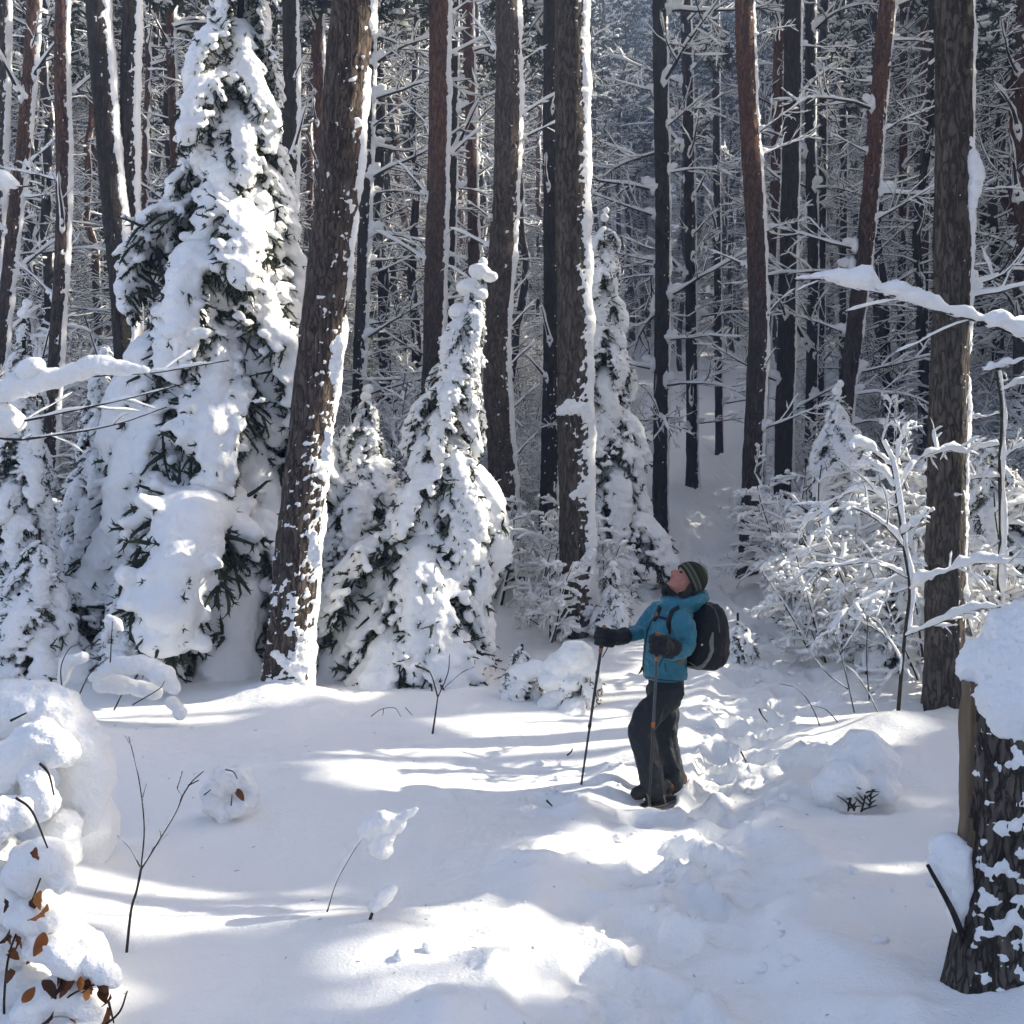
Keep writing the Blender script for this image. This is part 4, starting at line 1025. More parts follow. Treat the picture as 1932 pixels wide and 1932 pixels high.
M_CORK = plain('cork_orange', (0.45, 0.16, 0.05), 0.7, 0.3, 0.4, 60)
M_POLE = plain('pole_dark', (0.015, 0.015, 0.018), 0.35, 0.5)
M_STEEL = plain('pole_grey', (0.06, 0.06, 0.063), 0.35, 0.5)
M_WHITE = plain('white_print', (0.7, 0.7, 0.7), 0.5, 0.3)
M_SKIN = plain('skin', (0.50, 0.235, 0.165), 0.55, 0.35, 0.25, 18, col2=(0.43, 0.17, 0.12))
M_LIP = plain('lips', (0.36, 0.11, 0.09), 0.45, 0.4)
M_EYE = plain('eye', (0.03, 0.02, 0.015), 0.2, 0.5)
M_HAIR = plain('dark_hair', (0.016, 0.011, 0.008), 0.55, 0.4, 0.5, 60, bump=0.6)
M_BOOT = plain('boot_leather', (0.022, 0.020, 0.019), 0.65, 0.3, 0.5, 30)
M_BOOT2 = plain('boot_brown', (0.16, 0.065, 0.025), 0.7, 0.3, 0.4, 30)
m, nt, n, l, b = newmat('knitted_wool')
tc = n.new('ShaderNodeTexCoord'); sx = n.new('ShaderNodeSeparateXYZ'); l.new(tc.outputs['Object'], sx.inputs[0])
mr = n.new('ShaderNodeMapRange'); mr.inputs['From Max'].default_value = 0.155; l.new(sx.outputs['Z'], mr.inputs['Value'])
g0, g1, g2 = (0.030, 0.033, 0.020), (0.060, 0.066, 0.042), (0.16, 0.17, 0.125)
rp = ramp(n, [(0.0, g0), (0.10, g0), (0.12, g2), (0.17, g2), (0.19, g1), (0.30, g1), (0.32, g2), (0.37, g2), (0.40, g0), (0.56, g0), (0.60, g1), (0.66, g0), (0.72, g1), (0.78, g0), (0.83, g2), (1.0, g2)])
rp.color_ramp.interpolation = 'LINEAR'
l.new(mr.outputs[0], rp.inputs[0]); l.new(rp.outputs[0], b.inputs['Base Color'])
wv = n.new('ShaderNodeTexWave'); wv.wave_type = 'BANDS'; wv.bands_direction = 'Z'; wv.inputs['Scale'].default_value = 45; wv.inputs['Distortion'].default_value = 3
nzk = n.new('ShaderNodeTexNoise'); nzk.inputs['Scale'].default_value = 220
l.new(tc.outputs['Object'], wv.inputs['Vector']); l.new(tc.outputs['Object'], nzk.inputs['Vector'])
adk = n.new('ShaderNodeMath'); adk.operation = 'ADD'; l.new(wv.outputs['Fac'], adk.inputs[0]); l.new(nzk.outputs['Fac'], adk.inputs[1])
bu = n.new('ShaderNodeBump'); bu.inputs['Strength'].default_value = 0.8; bu.inputs['Distance'].default_value = 0.006
l.new(adk.outputs[0], bu.inputs['Height']); l.new(bu.outputs[0], b.inputs['Normal'])
b.inputs['Roughness'].default_value = 0.95; b.inputs['Specular IOR Level'].default_value = 0.1
M_HAT = m

ORG = Vector((Q5(1250, 1700).x, PY, GZ(Q5(1250, 1700).x, PY)))
person = empty('person', ORG)
tag(person, 'hiker in teal jacket and dark trousers looking up, leaning on two poles', 'person')
def local(me):
    me.transform(Matrix.Translation(-ORG)); return me

# head frame: chin lifted, turned a little to the viewer
HC = Q4(1262, 318, 0.0)
HF = Vector((-0.70, -0.20, 0.66)).normalized()
HL = HF.cross(Vector((0.64, 0.10, 0.74))).normalized() * -1.0
HU = HL.cross(HF).normalized()
if HU.z < 0: HU = -HU
HR = HF.cross(HU).normalized()       # towards one ear
def H(f, u, s): return HC + HF * f + HU * u + HR * s
head = [orient_ell(H(-0.012, 0.028, 0), (HF * 0.095, HU * 0.088, HR * 0.074)),
        orient_ell(H(0.020, -0.030, 0), (HF * 0.068, HU * 0.080, HR * 0.060)),
        orient_ell(H(0.048, -0.082, 0), (HF * 0.036, HU * 0.024, HR * 0.032)),
        orient_ell(H(0.062, 0.040, 0), (HF * 0.026, HU * 0.018, HR * 0.048)),
        orient_ell(H(0.050, -0.020, 0.034), (HF * 0.024, HU * 0.024, HR * 0.022)),
        orient_ell(H(0.050, -0.020, -0.034), (HF * 0.024, HU * 0.024, HR * 0.022)),
        cap_tube([H(0.070, 0.026, 0), H(0.090, 0.002, 0), H(0.108, -0.018, 0)], [0.008, 0.010, 0.0125], 12),
        orient_ell(H(0.092, -0.024, 0.012), (HF * 0.012, HU * 0.009, HR * 0.009)),
        orient_ell(H(0.092, -0.024, -0.012), (HF * 0.012, HU * 0.009, HR * 0.009)),
        orient_ell(H(0.076, -0.047, 0), (HF * 0.016, HU * 0.016, HR * 0.028))]
neck_b = Q4(1180, 560, 0.02)
bodyp = head + [cap_tube([H(-0.03, -0.05, 0), neck_b], [0.056, 0.062], 16)]
# shoulders, hips and joints (picture measured at the hiker's distance)
SH_F, SH_N = Q4(985, 640, 0.17), Q4(1225, 690, -0.16)
EL_F, WR_F = Q4(800, 835, 0.10), Q4(590, 905, 0.0)
EL_N, WR_N = Q4(1262, 990, -0.22), Q4(1085, 1065, -0.30)
HIP = Q5(1300, 330, 0.0)
KN_N, AN_N = Q5(985, 830, -0.14), Q5(1165, 1560, -0.12)
KN_F, AN_F = Q5(1285, 900, 0.16), Q5(1400, 1500, 0.14)
HIP_N, HIP_F = HIP + LF * 0.09 + Vector((0, 0, -0.02)), HIP - LF * 0.09 + Vector((0, 0, -0.02))
CH = Q4(1105, 760, 0.0)
bodyp += [loft([(HIP, FW * 0.07, LF * 0.10), (HIP.lerp(CH, 0.45), FW * 0.075, LF * 0.11), (CH, FW * 0.095, LF * 0.15), (Q4(1150, 590, 0.0), FW * 0.06, LF * 0.12)]),
          cap_tube([SH_N, EL_N, WR_N], [0.048, 0.036, 0.028]), cap_tube([SH_F, EL_F, WR_F], [0.048, 0.036, 0.028]),
          cap_tube([HIP_N, KN_N, AN_N], [0.05, 0.045, 0.034]), cap_tube([HIP_F, KN_F, AN_F], [0.05, 0.045, 0.034])]
obj('body', local(fuse('body', bodyp, [M_SKIN], 0.0085, 2, (), 0, 0.5)), person)
for s in (-1, 1): obj('eye', local(mesh_np('eye', [(*sph((H(0.075, 0.012, s * 0.031), (0.011, 0.011, 0.007))), 0)], [M_EYE])), person)
obj('lips', local(mesh_np('lips', [(*orient_ell(H(0.089, -0.043, 0), (HF * 0.008, HU * 0.0045, HR * 0.021)), 0), (*orient_ell(H(0.087, -0.053, 0), (HF * 0.008, HU * 0.005, HR * 0.018)), 0)], [M_LIP])), person)
for s in (-1, 1): obj('eyebrow', local(mesh_np('eyebrow', [(*cap_tube([H(0.083, 0.036, s * 0.012), H(0.083, 0.040, s * 0.03), H(0.066, 0.034, s * 0.048)], [0.003, 0.0045, 0.003], 8), 0)], [M_HAIR])), person)
hairp = [orient_ell(H(-0.065, -0.035, 0), (HF * 0.062, HU * 0.085, HR * 0.080)), orient_ell(H(-0.045, -0.085, 0.0), (HF * 0.05, HU * 0.055, HR * 0.080)),
         cap_tube([H(-0.02, 0.02, 0.066), H(-0.03, -0.05, 0.070), H(-0.04, -0.11, 0.070)], [0.018, 0.020, 0.022], 12), cap_tube([H(-0.02, 0.02, -0.066), H(-0.03, -0.05, -0.070), H(-0.04, -0.11, -0.070)], [0.018, 0.020, 0.022], 12),
         cap_tube([H(-0.06, -0.08, 0.04), Q4(1240, 520, -0.05)], [0.05, 0.045], 12)]
obj('hair', local(fuse('hair', hairp, [M_HAIR], 0.007, 2, ((0.006, 0.03),), 3)), person)
obj('neck_gaiter', local(fuse('neck_gaiter', [cap_tube([Q4(1040, 425, -0.03), Q4(1055, 415, 0.0), Q4(1070, 435, 0.05)], [0.026, 0.028, 0.025], 14), cap_tube([Q4(1060, 445, -0.01), Q4(1140, 505, 0.0)], [0.034, 0.056], 14)], [M_BLACK], 0.007, 2, ((0.006, 0.04),), 5)), person)
# hat
HA = Vector((0.90, 0.12, 0.42)).normalized()
HB = Q4(1262, 322, 0.0)
zs = np.linspace(0, 1, 26); prof = np.where(zs < 0.14, 0.108, 0.112) * np.clip(1 - np.clip((zs - 0.12) / 0.88, 0, 1) ** 2.3, 0.0, 1) ** 0.62
prof[-1] = 0.002
th = np.linspace(0, 2 * np.pi, 40, endpoint=False)
inner = [(0.100, 0.012), (0.104, 0.0)]
rings = [np.stack([r * np.cos(th), r * 0.86 * np.sin(th), np.full(40, z)], 1) for r, z in inner] + [np.stack([p * np.cos(th) * (1 + 0.012 * np.cos(th * 20)), p * 0.86 * np.sin(th) * (1 + 0.012 * np.cos(th * 20)), np.full(40, z * 0.155)], 1) for z, p in zip(zs, prof)]
hat = obj('hat', mesh_np('hat', [(np.concatenate(rings), grid_faces(1, len(rings), 40), 0)], [M_HAT]), person)
HX = HA.cross(Vector((0, 1, 0))).normalized(); HYv = HA.cross(HX).normalized()
hat.matrix_local = Matrix.Translation(HB - ORG) @ Matrix((HX, HYv, HA)).transposed().to_4x4()
hatinv = hat.matrix_local.inverted()
def in_hat(me): me.transform(hatinv @ Matrix.Translation(-ORG)); return me
tipp = Q4(1482, 285, 0.0)
obj('pompom_cord', in_hat(mesh_np('pompom_cord', [(*cap_tube([tipp, Q4(1515, 320, -0.02), Q4(1524, 405, -0.04)], [0.003, 0.003, 0.003], 6), 0)], [M_HAT])), hat)
obj('pompom', in_hat(fuse('pompom', [sph((Q4(1524, 438, -0.04), 0.027), (Q4(1518, 452, -0.05), 0.019))], [M_GREYTRIM], 0.004, 1, ((0.006, 0.012),), 2)), hat)
# jacket: shell of torso, collar-hood and both sleeves
tors = loft([(Q4(1045, 1345, 0), FW * 0.126, LF * 0.160), (Q4(1042, 1240, 0), FW * 0.126, LF * 0.158), (Q4(1040, 1080, 0), FW * 0.122, LF * 0.155), (Q4(1072, 900, 0), FW * 0.124, LF * 0.162), (Q4(1100, 760, 0), FW * 0.116, LF * 0.174), (Q4(1122, 660, 0), FW * 0.098, LF * 0.170), (Q4(1145, 590, 0), FW * 0.085, LF * 0.14), (Q4(1165, 545, 0), FW * 0.078, LF * 0.095)], 36, 0.92)
slv_n = cap_tube([SH_N + Vector((-0.02, 0.03, 0.0)), Q4(1248, 800, -0.20), EL_N, Q4(1180, 1060, -0.27), WR_N], [0.072, 0.070, 0.060, 0.054, 0.049])
slv_f = cap_tube([SH_F, Q4(900, 720, 0.15), EL_F, Q4(690, 880, 0.05), WR_F], [0.072, 0.064, 0.052, 0.047, 0.044])
hood = [cap_tube([Q4(1040, 510, 0.02), Q4(1110, 545, -0.085), Q4(1230, 565, -0.12), Q4(1370, 530, -0.09), Q4(1440, 490, 0.0), Q4(1380, 480, 0.10), Q4(1200, 500, 0.12), Q4(1080, 500, 0.09)], [0.030, 0.034, 0.036, 0.040, 0.042, 0.040, 0.036, 0.030], 16),
        cap_tube([Q4(1080, 560, -0.05), Q4(1330, 560, -0.04)], [0.05, 0.06], 14)]
jm = fuse('jacket', [tors, slv_n, slv_f] + hood, [M_JACKET], 0.0085, 3, ((0.004, 0.11), (0.0045, (0.11, 0.11, 0.045)), (0.0018, 0.03)), 17, 0.5)
jk = obj('jacket', local(jm), person)
# trousers
tr = [loft([(Q5(1300, 120, 0), FW * 0.104, LF * 0.128), (Q5(1300, 300, 0), FW * 0.104, LF * 0.130), (Q5(1285, 430, 0), FW * 0.098, LF * 0.128), (Q5(1260, 520, 0), FW * 0.09, LF * 0.13)], 30),
      cap_tube([HIP_N + Vector((-0.02, 0, 0.02)), Q5(1110, 600, -0.12), KN_N, Q5(1035, 1100, -0.14), Q5(1110, 1400, -0.13), Q5(1140, 1590, -0.12)], [0.082, 0.092, 0.083, 0.078, 0.076, 0.080], 20, 28),
      cap_tube([HIP_F, Q5(1300, 620, 0.13), KN_F, Q5(1335, 1150, 0.16), Q5(1390, 1400, 0.15), Q5(1410, 1520, 0.15)], [0.080, 0.086, 0.080, 0.077, 0.076, 0.078], 20, 28)]
obj('trousers', local(fuse('trousers', tr, [M_TROUSER], 0.009, 3, ((0.004, 0.13), (0.005, (0.08, 0.08, 0.16)), (0.002, 0.03)), 23)), person)
# boots
def boot(ankle, toe, heel, mat):
    mid = toe.lerp(heel, 0.45)
    up = Vector((0, 0, 1))
    return [cap_tube([toe + up * 0.045, mid + up * 0.055, heel + up * 0.05], [0.042, 0.050, 0.045], 16), cap_tube([ankle + up * 0.04, heel.lerp(toe, 0.30) + up * 0.06], [0.052, 0.055], 16)]
TN, HN = Q5(925, 1745, -0.16), Q5(1290, 1660, -0.08)
bn = obj('boot', local(fuse('boot', boot(AN_N, TN, HN, None), [M_BOOT], 0.007, 2, ((0.003, 0.03),), 4)), person)
TF, HF2 = Q5(1290, 1570, 0.11), Q5(1470, 1535, 0.19)
obj('boot', local(fuse('boot', boot(AN_F, TF, HF2, None), [M_BOOT], 0.007, 2, ((0.003, 0.03),), 6)), person)
for k, q in enumerate(((HN, -0.08), (HF2, 0.19))):
    obj('heel_cup', local(mesh_np('heel_cup', [(*orient_ell(q[0] + Vector((0.028, 0, 0.035)), (Vector((0.028, 0, 0.01)), Vector((0, 0.036, 0)), Vector((-0.006, 0, 0.036)))), 0)], [M_BOOT2])), person)
# gloves: palm, four fingers and a thumb closed round the grips
def glove(grip, pdir, wrist, elbow, cuff_r, seed, gs=1.0):
    p = pdir.normalized()
    e1 = (wrist - grip); e1 = (e1 - p * e1.dot(p)).normalized(); e2 = p.cross(e1).normalized()
    if e2.y > 0: sgn = -1
    else: sgn = 1
    e2 = e2 * sgn
    parts = [orient_ell(grip + e1 * 0.040 * gs + e2 * 0.022 * gs, (e1 * 0.040 * gs, e2 * 0.026 * gs, p * 0.052 * gs)),
             cap_tube([grip + e1 * 0.055 * gs + e2 * 0.01, wrist, wrist + (elbow - wrist).normalized() * 0.05], [0.040 * gs, cuff_r, cuff_r * 1.08], 16)]
    for i in range(4):
        o = p * ((1.5 - i) * 0.026 * gs); r = (0.036, 0.038, 0.037, 0.034)[i] * gs; L = (250, 265, 255, 235)[i]
        pts = [grip + o + e1 * 0.052 * gs + e2 * 0.030 * gs]
        for a in range(70, L, 38):
            pts.append(grip + o + e1 * (r * math.cos(R(a))) + e2 * (r * math.sin(R(a))))
        parts.append(cap_tube(pts, [0.0155 * gs] + [0.0145 * gs] * (len(pts) - 2) + [0.012 * gs], 12, 18))
    tp = [grip + e1 * 0.045 * gs + p * 0.03 * gs, grip + e1 * 0.018 * gs - e2 * 0.034 * gs + p * 0.040 * gs, grip - e1 * 0.018 * gs - e2 * 0.034 * gs + p * 0.028 * gs, grip - e1 * 0.036 * gs - e2 * 0.012 * gs + p * 0.020 * gs]
    parts.append(cap_tube(tp, [0.019 * gs, 0.016 * gs, 0.014 * gs, 0.011 * gs], 12, 14))
    return fuse('glove', parts, [M_BLACK], 0.005, 2, ((0.003, 0.02),), seed)
GR_F, GR_N = Q4(395, 905, -0.04), Q4(965, 985, -0.40)
TIP_F = Q5(195, 1635, -0.05); TIP_N = Q5(1083, 1850, -0.36)
PD_F = (GR_F - TIP_F).normalized(); PD_N = (GR_N - TIP_N).normalized()
obj('glove', local(glove(GR_F, PD_F, Q4(560, 915, -0.01), EL_F, 0.052, 1, 1.12)), person)
obj('glove', local(glove(GR_N, PD_N, Q4(1075, 1045, -0.32), EL_N, 0.055, 2, 1.12)), person)
# zip, pocket and hem seams, laid on the cloth
def surf(o):
    dg = bpy.context.evaluated_depsgraph_get(); dg.update()
    me = o.data; M = o.matrix_world if o.parent is None else Matrix.Translation(ORG)
    return BVHTree.FromPolygons([M @ v.co for v in me.vertices], [tuple(p.vertices) for p in me.polygons])
def strip(name, bvh, pts, half_px, mat, parent, h=0.004, q=Q4, n=None):
    pl = np.array(pts, float); n = n or 6 * len(pts)
    s = np.concatenate([[0], np.cumsum(np.linalg.norm(np.diff(pl, axis=0), axis=1))]); t = np.linspace(0, s[-1], n)
    xs, ys = np.interp(t, s, pl[:, 0]), np.interp(t, s, pl[:, 1])
    hw = np.interp(t, s, half_px) if np.ndim(half_px) else np.full(n, half_px)
    dx, dy = np.gradient(xs), np.gradient(ys); ln = np.hypot(dx, dy) + 1e-6; nx, ny = -dy / ln, dx / ln
    o = Vector((0, 0, CAM_Z)); V = []; last = None
    for i in range(n):
        row = []
        for k, hh in ((-1.0, -0.004), (-0.8, h), (0, h * 1.15), (0.8, h), (1.0, -0.004)):
            d = (q(xs[i] + nx[i] * hw[i] * k, ys[i] + ny[i] * hw[i] * k, 0) - o).normalized()
            loc, no, idx, dist = bvh.ray_cast(o, d)
            if loc is None:
                row.append(None)
            else: row.append(loc + no * hh if no.dot(d) < 0 else loc - no * hh)
        V.append(row)
    idx, out, F = {}, [], []
    for i, row in enumerate(V):
        for j, p in enumerate(row):
            if p is not None: idx[(i, j)] = len(out); out.append(tuple(p))
    for i in range(n - 1):
        for j in range(4):
            kk = [(i, j), (i, j + 1), (i + 1, j + 1), (i + 1, j)]
            if all(a in idx for a in kk):
                ps = [Vector(out[idx[a]]) for a in kk]
                if max((ps[a] - ps[(a + 1) % 4]).length for a in range(4)) < 0.09: F.append([idx[a] for a in kk])
    if not F: return None
    return obj(name, (lambda me: (me.transform(Matrix.Translation(-parent_org(parent))), me)[1])(mesh_np(name, [(np.array(out), np.array(F), 0)], [mat])), parent)
def parent_org(p):
    v = Vector((0, 0, 0))
    while p is not None:
        v = v + Vector(p.location); p = p.parent
    return v
JB = surf(jk)
strip('zip', JB, [(985, 640), (905, 740), (862, 840), (835, 1000), (818, 1180), (815, 1290)], 7, M_BLACK, jk, 0.003)
strip('pocket_seam', JB, [(1040, 1180), (1060, 1270)], 5, M_TROUSER, jk, 0.002)
strip('sleeve_seam', JB, [(1120, 660), (1105, 760), (1100, 860), (1085, 960)], 4, M_TROUSER, jk, 0.002)
strip('hem_cord', JB, [(830, 1325), (1000, 1355), (1150, 1368), (1270, 1370)], 6, M_TROUSER, jk, 0.002)
obj('zip_pull', local(mesh_np('zip_pull', [(*cap_tube([Q4(805, 1225, -0.10), Q4(795, 1260, -0.10), Q4(770, 1290, -0.10)], [0.006, 0.008, 0.004], 8), 0)], [M_BLACK])), jk)

# ------------------------------------------------------------------ backpack
bp = empty('backpack', Q4(1460, 1265, 0.0)); BO = Vector(bp.location)
tag(bp, 'black hiking backpack with grey trim on the back of the hiker', 'backpack')
def blocal(me): me.transform(Matrix.Translation(-BO)); return me
bs = [(Q4(1440, 1240, 0.02), FW * 0.075, LF * 0.10), (Q4(1442, 1200, 0.02), FW * 0.115, LF * 0.135), (Q4(1462, 1080, 0.03), FW * 0.142, LF * 0.150), (Q4(1468, 960, 0.03), FW * 0.140, LF * 0.150), (Q4(1468, 800, 0.03), FW * 0.126, LF * 0.145), (Q4(1468, 690, 0.03), FW * 0.112, LF * 0.140), (Q4(1462, 600, 0.03), FW * 0.088, LF * 0.130), (Q4(1450, 550, 0.03), FW * 0.06, LF * 0.10)]
lid = [(Q4(1600, 1060, 0.06), FW * 0.025, LF * 0.07), (Q4(1610, 1010, 0.06), FW * 0.05, LF * 0.09), (Q4(1590, 900, 0.06), FW * 0.05, LF * 0.09), (Q4(1570, 780, 0.06), FW * 0.035, LF * 0.08)]
pk = obj('pack_body', blocal(fuse('pack_body', [loft(bs, 36, 0.75), loft(lid, 24, 0.8)], [M_BLACK], 0.008, 3, ((0.006, 0.09), (0.004, 0.03)), 31)), bp)
PB = BVHTree.FromPolygons([v.co + BO for v in pk.data.vertices], [tuple(p.vertices) for p in pk.data.polygons])
strip('trim_panel', PB, [(1545, 860), (1528, 960), (1535, 1050), (1500, 1140), (1440, 1210), (1370, 1245), (1290, 1225)], [10, 26, 22, 20, 22, 26, 22], M_GREYTRIM, bp, 0.004)
strip('mesh_pocket_edge', PB, [(1270, 1160), (1330, 1190), (1395, 1235)], 6, M_GREYTRIM, bp, 0.003)
strip('compression_strap', PB, [(1345, 910), (1310, 960), (1275, 985)], 7, M_GREYTRIM, bp, 0.003)
strip('side_seam', PB, [(1560, 610), (1600, 720), (1612, 860)], 5, M_STEEL, bp, 0.003)
strip('emblem', PB, [(1422, 990), (1443, 990)], 11, M_WHITE, bp, 0.003, n=4)
strip('haul_loop', PB, [(1480, 570), (1520, 580), (1545, 610)], 5, M_STEEL, bp, 0.006)
strip('shoulder_strap', JB, [(1190, 600), (1120, 640), (1085, 740), (1080, 800), (1095, 880)], [18, 22, 20, 16, 12], M_BLACK, bp, 0.010)
strip('shoulder_strap', JB, [(1000, 585), (975, 650), (960, 700), (930, 740)], [18, 20, 20, 14], M_BLACK, bp, 0.010)
strip('sternum_strap', JB, [(975, 690), (1030, 715), (1085, 735)], 13, M_BLACK, bp, 0.009)
strip('strap_buckle', JB, [(970, 660), (972, 690)], 14, M_KHAKI, bp, 0.014, n=5)
strip('hip_belt', JB, [(1150, 1172), (1190, 1165), (1255, 1155)], [10, 22, 28], M_KHAKI, bp, 0.010)

# ------------------------------------------------------------------ trekking poles
def pole(label, grip, tip, lockpts, seed, shaft_top):
    p = (grip - tip).normalized(); top = grip + p * 0.07
    t = empty('trekking_pole', tip); tag(t, label, 'trekking pole', 'trekking poles of the hiker')
    L = lambda me: (me.transform(Matrix.Translation(-tip)), me)[1]
    ln = (top - tip).length
    at = lambda q: tip + p * q
    obj('upper_shaft', L(mesh_np('upper_shaft', [(*cap_tube([at(ln * 0.46), at(ln - 0.15)], [0.0092, 0.0095], 12), 0)], [shaft_top])), t)
    obj('lower_shaft', L(mesh_np('lower_shaft', [(*cap_tube([at(0.03), at(ln * 0.47)], [0.0068, 0.008], 12), 0)], [M_POLE])), t)
    g = obj('grip', L(mesh_np('grip', [(*cap_tube([at(ln - 0.15), at(ln - 0.12), at(ln - 0.06), at(ln - 0.02)], [0.0125, 0.017, 0.0155, 0.016], 14), 0)], [M_BLACK])), t)
    obj('grip_top', L(mesh_np('grip_top', [(*cap_tube([at(ln - 0.022), at(ln - 0.008)], [0.017, 0.015], 12), 0)], [M_CORK])), t)
    obj('grip_collar', L(mesh_np('grip_collar', [(*cap_tube([at(ln - 0.165), at(ln - 0.145)], [0.0125, 0.0135], 12), 0)], [M_CORK])), t)
    obj('tip', L(mesh_np('tip', [(*cap_tube([at(-0.10), at(0.05)], [0.003, 0.0075], 10), 0)], [M_STEEL])), t)
    for q, mt in lockpts:
        obj('clamp', L(mesh_np('clamp', [(*cap_tube([at(ln * q - 0.012), at(ln * q + 0.012)], [0.0112, 0.0112], 12), 0), (*orient_ell(at(ln * q) + Vector((-0.009, -0.006, 0)), (Vector((0.006, 0, 0)), Vector((0, 0.006, 0)), p * 0.012)), 0)], [mt])), t)
    obj('wrist_strap', L(mesh_np('wrist_strap', [(*cap_tube([at(ln - 0.02), at(ln - 0.05) + Vector((0.045, -0.03, 0.02)), at(ln - 0.13) + Vector((0.04, -0.045, 0.01)), at(ln - 0.20) + Vector((0.015, -0.02, 0))], [0.0035] * 4, 8), 0)], [M_BLACK])), t)
pole('dark trekking pole planted ahead of the hiker in the outstretched hand', GR_F, TIP_F, [(0.40, M_POLE), (0.72, M_POLE)], 1, M_POLE)
pole('grey trekking pole with orange clamp held close before the trousers', GR_N, TIP_N, [(0.48, M_CORK)], 2, M_STEEL)

# ------------------------------------------------------------------ snowshoes
def snowshoe(label, toe, heel, seed):
    c = toe.lerp(heel, 0.5); ax = (heel - toe).normalized(); z = Vector((0, 0, 1)); sd = z.cross(ax).normalized(); up = ax.cross(sd).normalized()
    t = empty('snowshoe', c); tag(t, label, 'snowshoe', 'snowshoes of the hiker')
    L = lambda me: (me.transform(Matrix.Translation(-c)), me)[1]
    hl = 0.17
    ring = []
    for a in np.linspace(0, 2 * np.pi, 33):
        ring.append(c + ax * (hl * math.cos(a)) + sd * (0.085 * math.sin(a) * (1 - 0.25 * math.cos(a))) + up * (0.02 * max(0, -math.cos(a)) ** 2 + 0.0))
    rp_ = np.array([tuple(q) for q in ring])
    obj('frame', L(mesh_np('frame', [(*tubes(rp_[None], np.full((1, 33), 0.009), 8), 0)], [M_STEEL])), t)
    V = np.concatenate([np.array([tuple(c)]), rp_[:-1]]); F = np.array([[0, i + 1, (i + 1) % 32 + 1] for i in range(32)])
    obj('deck', L(mesh_np('deck', [(V, F, 0), (V - np.array([0, 0, 0.006]), F[:, ::-1], 0)], [M_BLACK])), t)
    for q in (-0.08, 0.03):
        o = c + ax * q
        obj('binding_strap', L(mesh_np('binding_strap', [(*cap_tube([o + sd * 0.07 + up * 0.01, o + sd * 0.05 + up * 0.065, o + up * 0.098, o - sd * 0.05 + up * 0.065, o - sd * 0.07 + up * 0.01], [0.0045] * 5, 8), 0)], [M_GREYTRIM])), t)
    for s in (-1, 1): obj('claw', L(mesh_np('claw', [(*cap_tube([c + ax * -0.06 + sd * 0.04 * s, c + ax * -0.07 + sd * 0.04 * s - up * 0.035], [0.01, 0.004], 6), 0)], [M_STEEL])), t)
snowshoe('snowshoe strapped under the nearer boot of the hiker', TN + Vector((0.03, 0, -0.035)), HN + Vector((0.03, 0, -0.035)), 1)
snowshoe('snowshoe under the farther boot of the hiker, mostly sunk in snow', TF + Vector((0, 0, -0.05)), HF2 + Vector((0, 0, -0.05)), 2)
print('hiker', round(time.time() - T0, 1))
# ------------------------------------------------------------------ near things: stump, saplings, bushes, sticks
def YG(u, v):
    Y = np.arange(2.5, 22, 0.02); x = (u - 966.0) * K * Y; z = CAM_Z + (966.0 - v) * K * Y
    return float(Y[np.argmax(z <= gz(x, Y))])
def uvline(pts, Y, n=None, dY=0.0):
    """picture polyline at (about) one distance; dY: added depth from first to last"""
    m = len(pts)
    return resample([PX(u, v, Y + dY * i / max(m - 1, 1)) for i, (u, v) in enumerate(pts)], n or 6 * m)
def rooted(name, label, cat, org, group=None):
    t = empty(name, org); tag(t, label, cat, group)
    return t, Vector(org)
def put(name, parts, mats, t, org, kind=None, parent=None):
    me = mesh_np(name, parts, mats); me.transform(Matrix.Translation(-org))
    return obj(name, me, parent or t, None, kind)
def putm(name, me, t, org, parent=None):
    me.transform(Matrix.Translation(-org)); return obj(name, me, parent or t)
def stick(t, org, P, r0, r1, snow, g, name='branch', gap=0.0, ns=8, smooth=True, boost=0.0, mat=None):
    """one stem with the snow lying on it"""
    P = np.asarray(P)[None]; N = P.shape[1]
    b = put(name, [(*tubes(P, np.linspace(r0, r1, N), 7), 0)], [mat or M_TWIG], t, org)
    if snow > 0:
        w = snow * (0.25 + 1.4 * (0.5 + 0.6 * vn(np.linspace(0, N / 3.5, N), g.random() * 90, s=3)))[None]
        w = np.maximum(w, 0.1 * snow)
        u = np.linspace(0, 1, N)[None]
        w = w * np.clip((1 - u) / 0.12, 0.08, 1) * np.clip(u / 0.06, 0.2, 1) * (1 + boost * np.exp(-u * 8))
        V, F = snowtubes(P, w, 10, 1.5, 0.62)
        c = fbm(V[:, 0] / 0.05, V[:, 1] / 0.05, V[:, 2] / 0.05, 5, 2)
        V = V + np.stack([0 * c, 0 * c, c * snow * 0.6], 1)
        put('snow_load', [(V, F, 0)], [M_SNOW], t, org, parent=b)
    return b
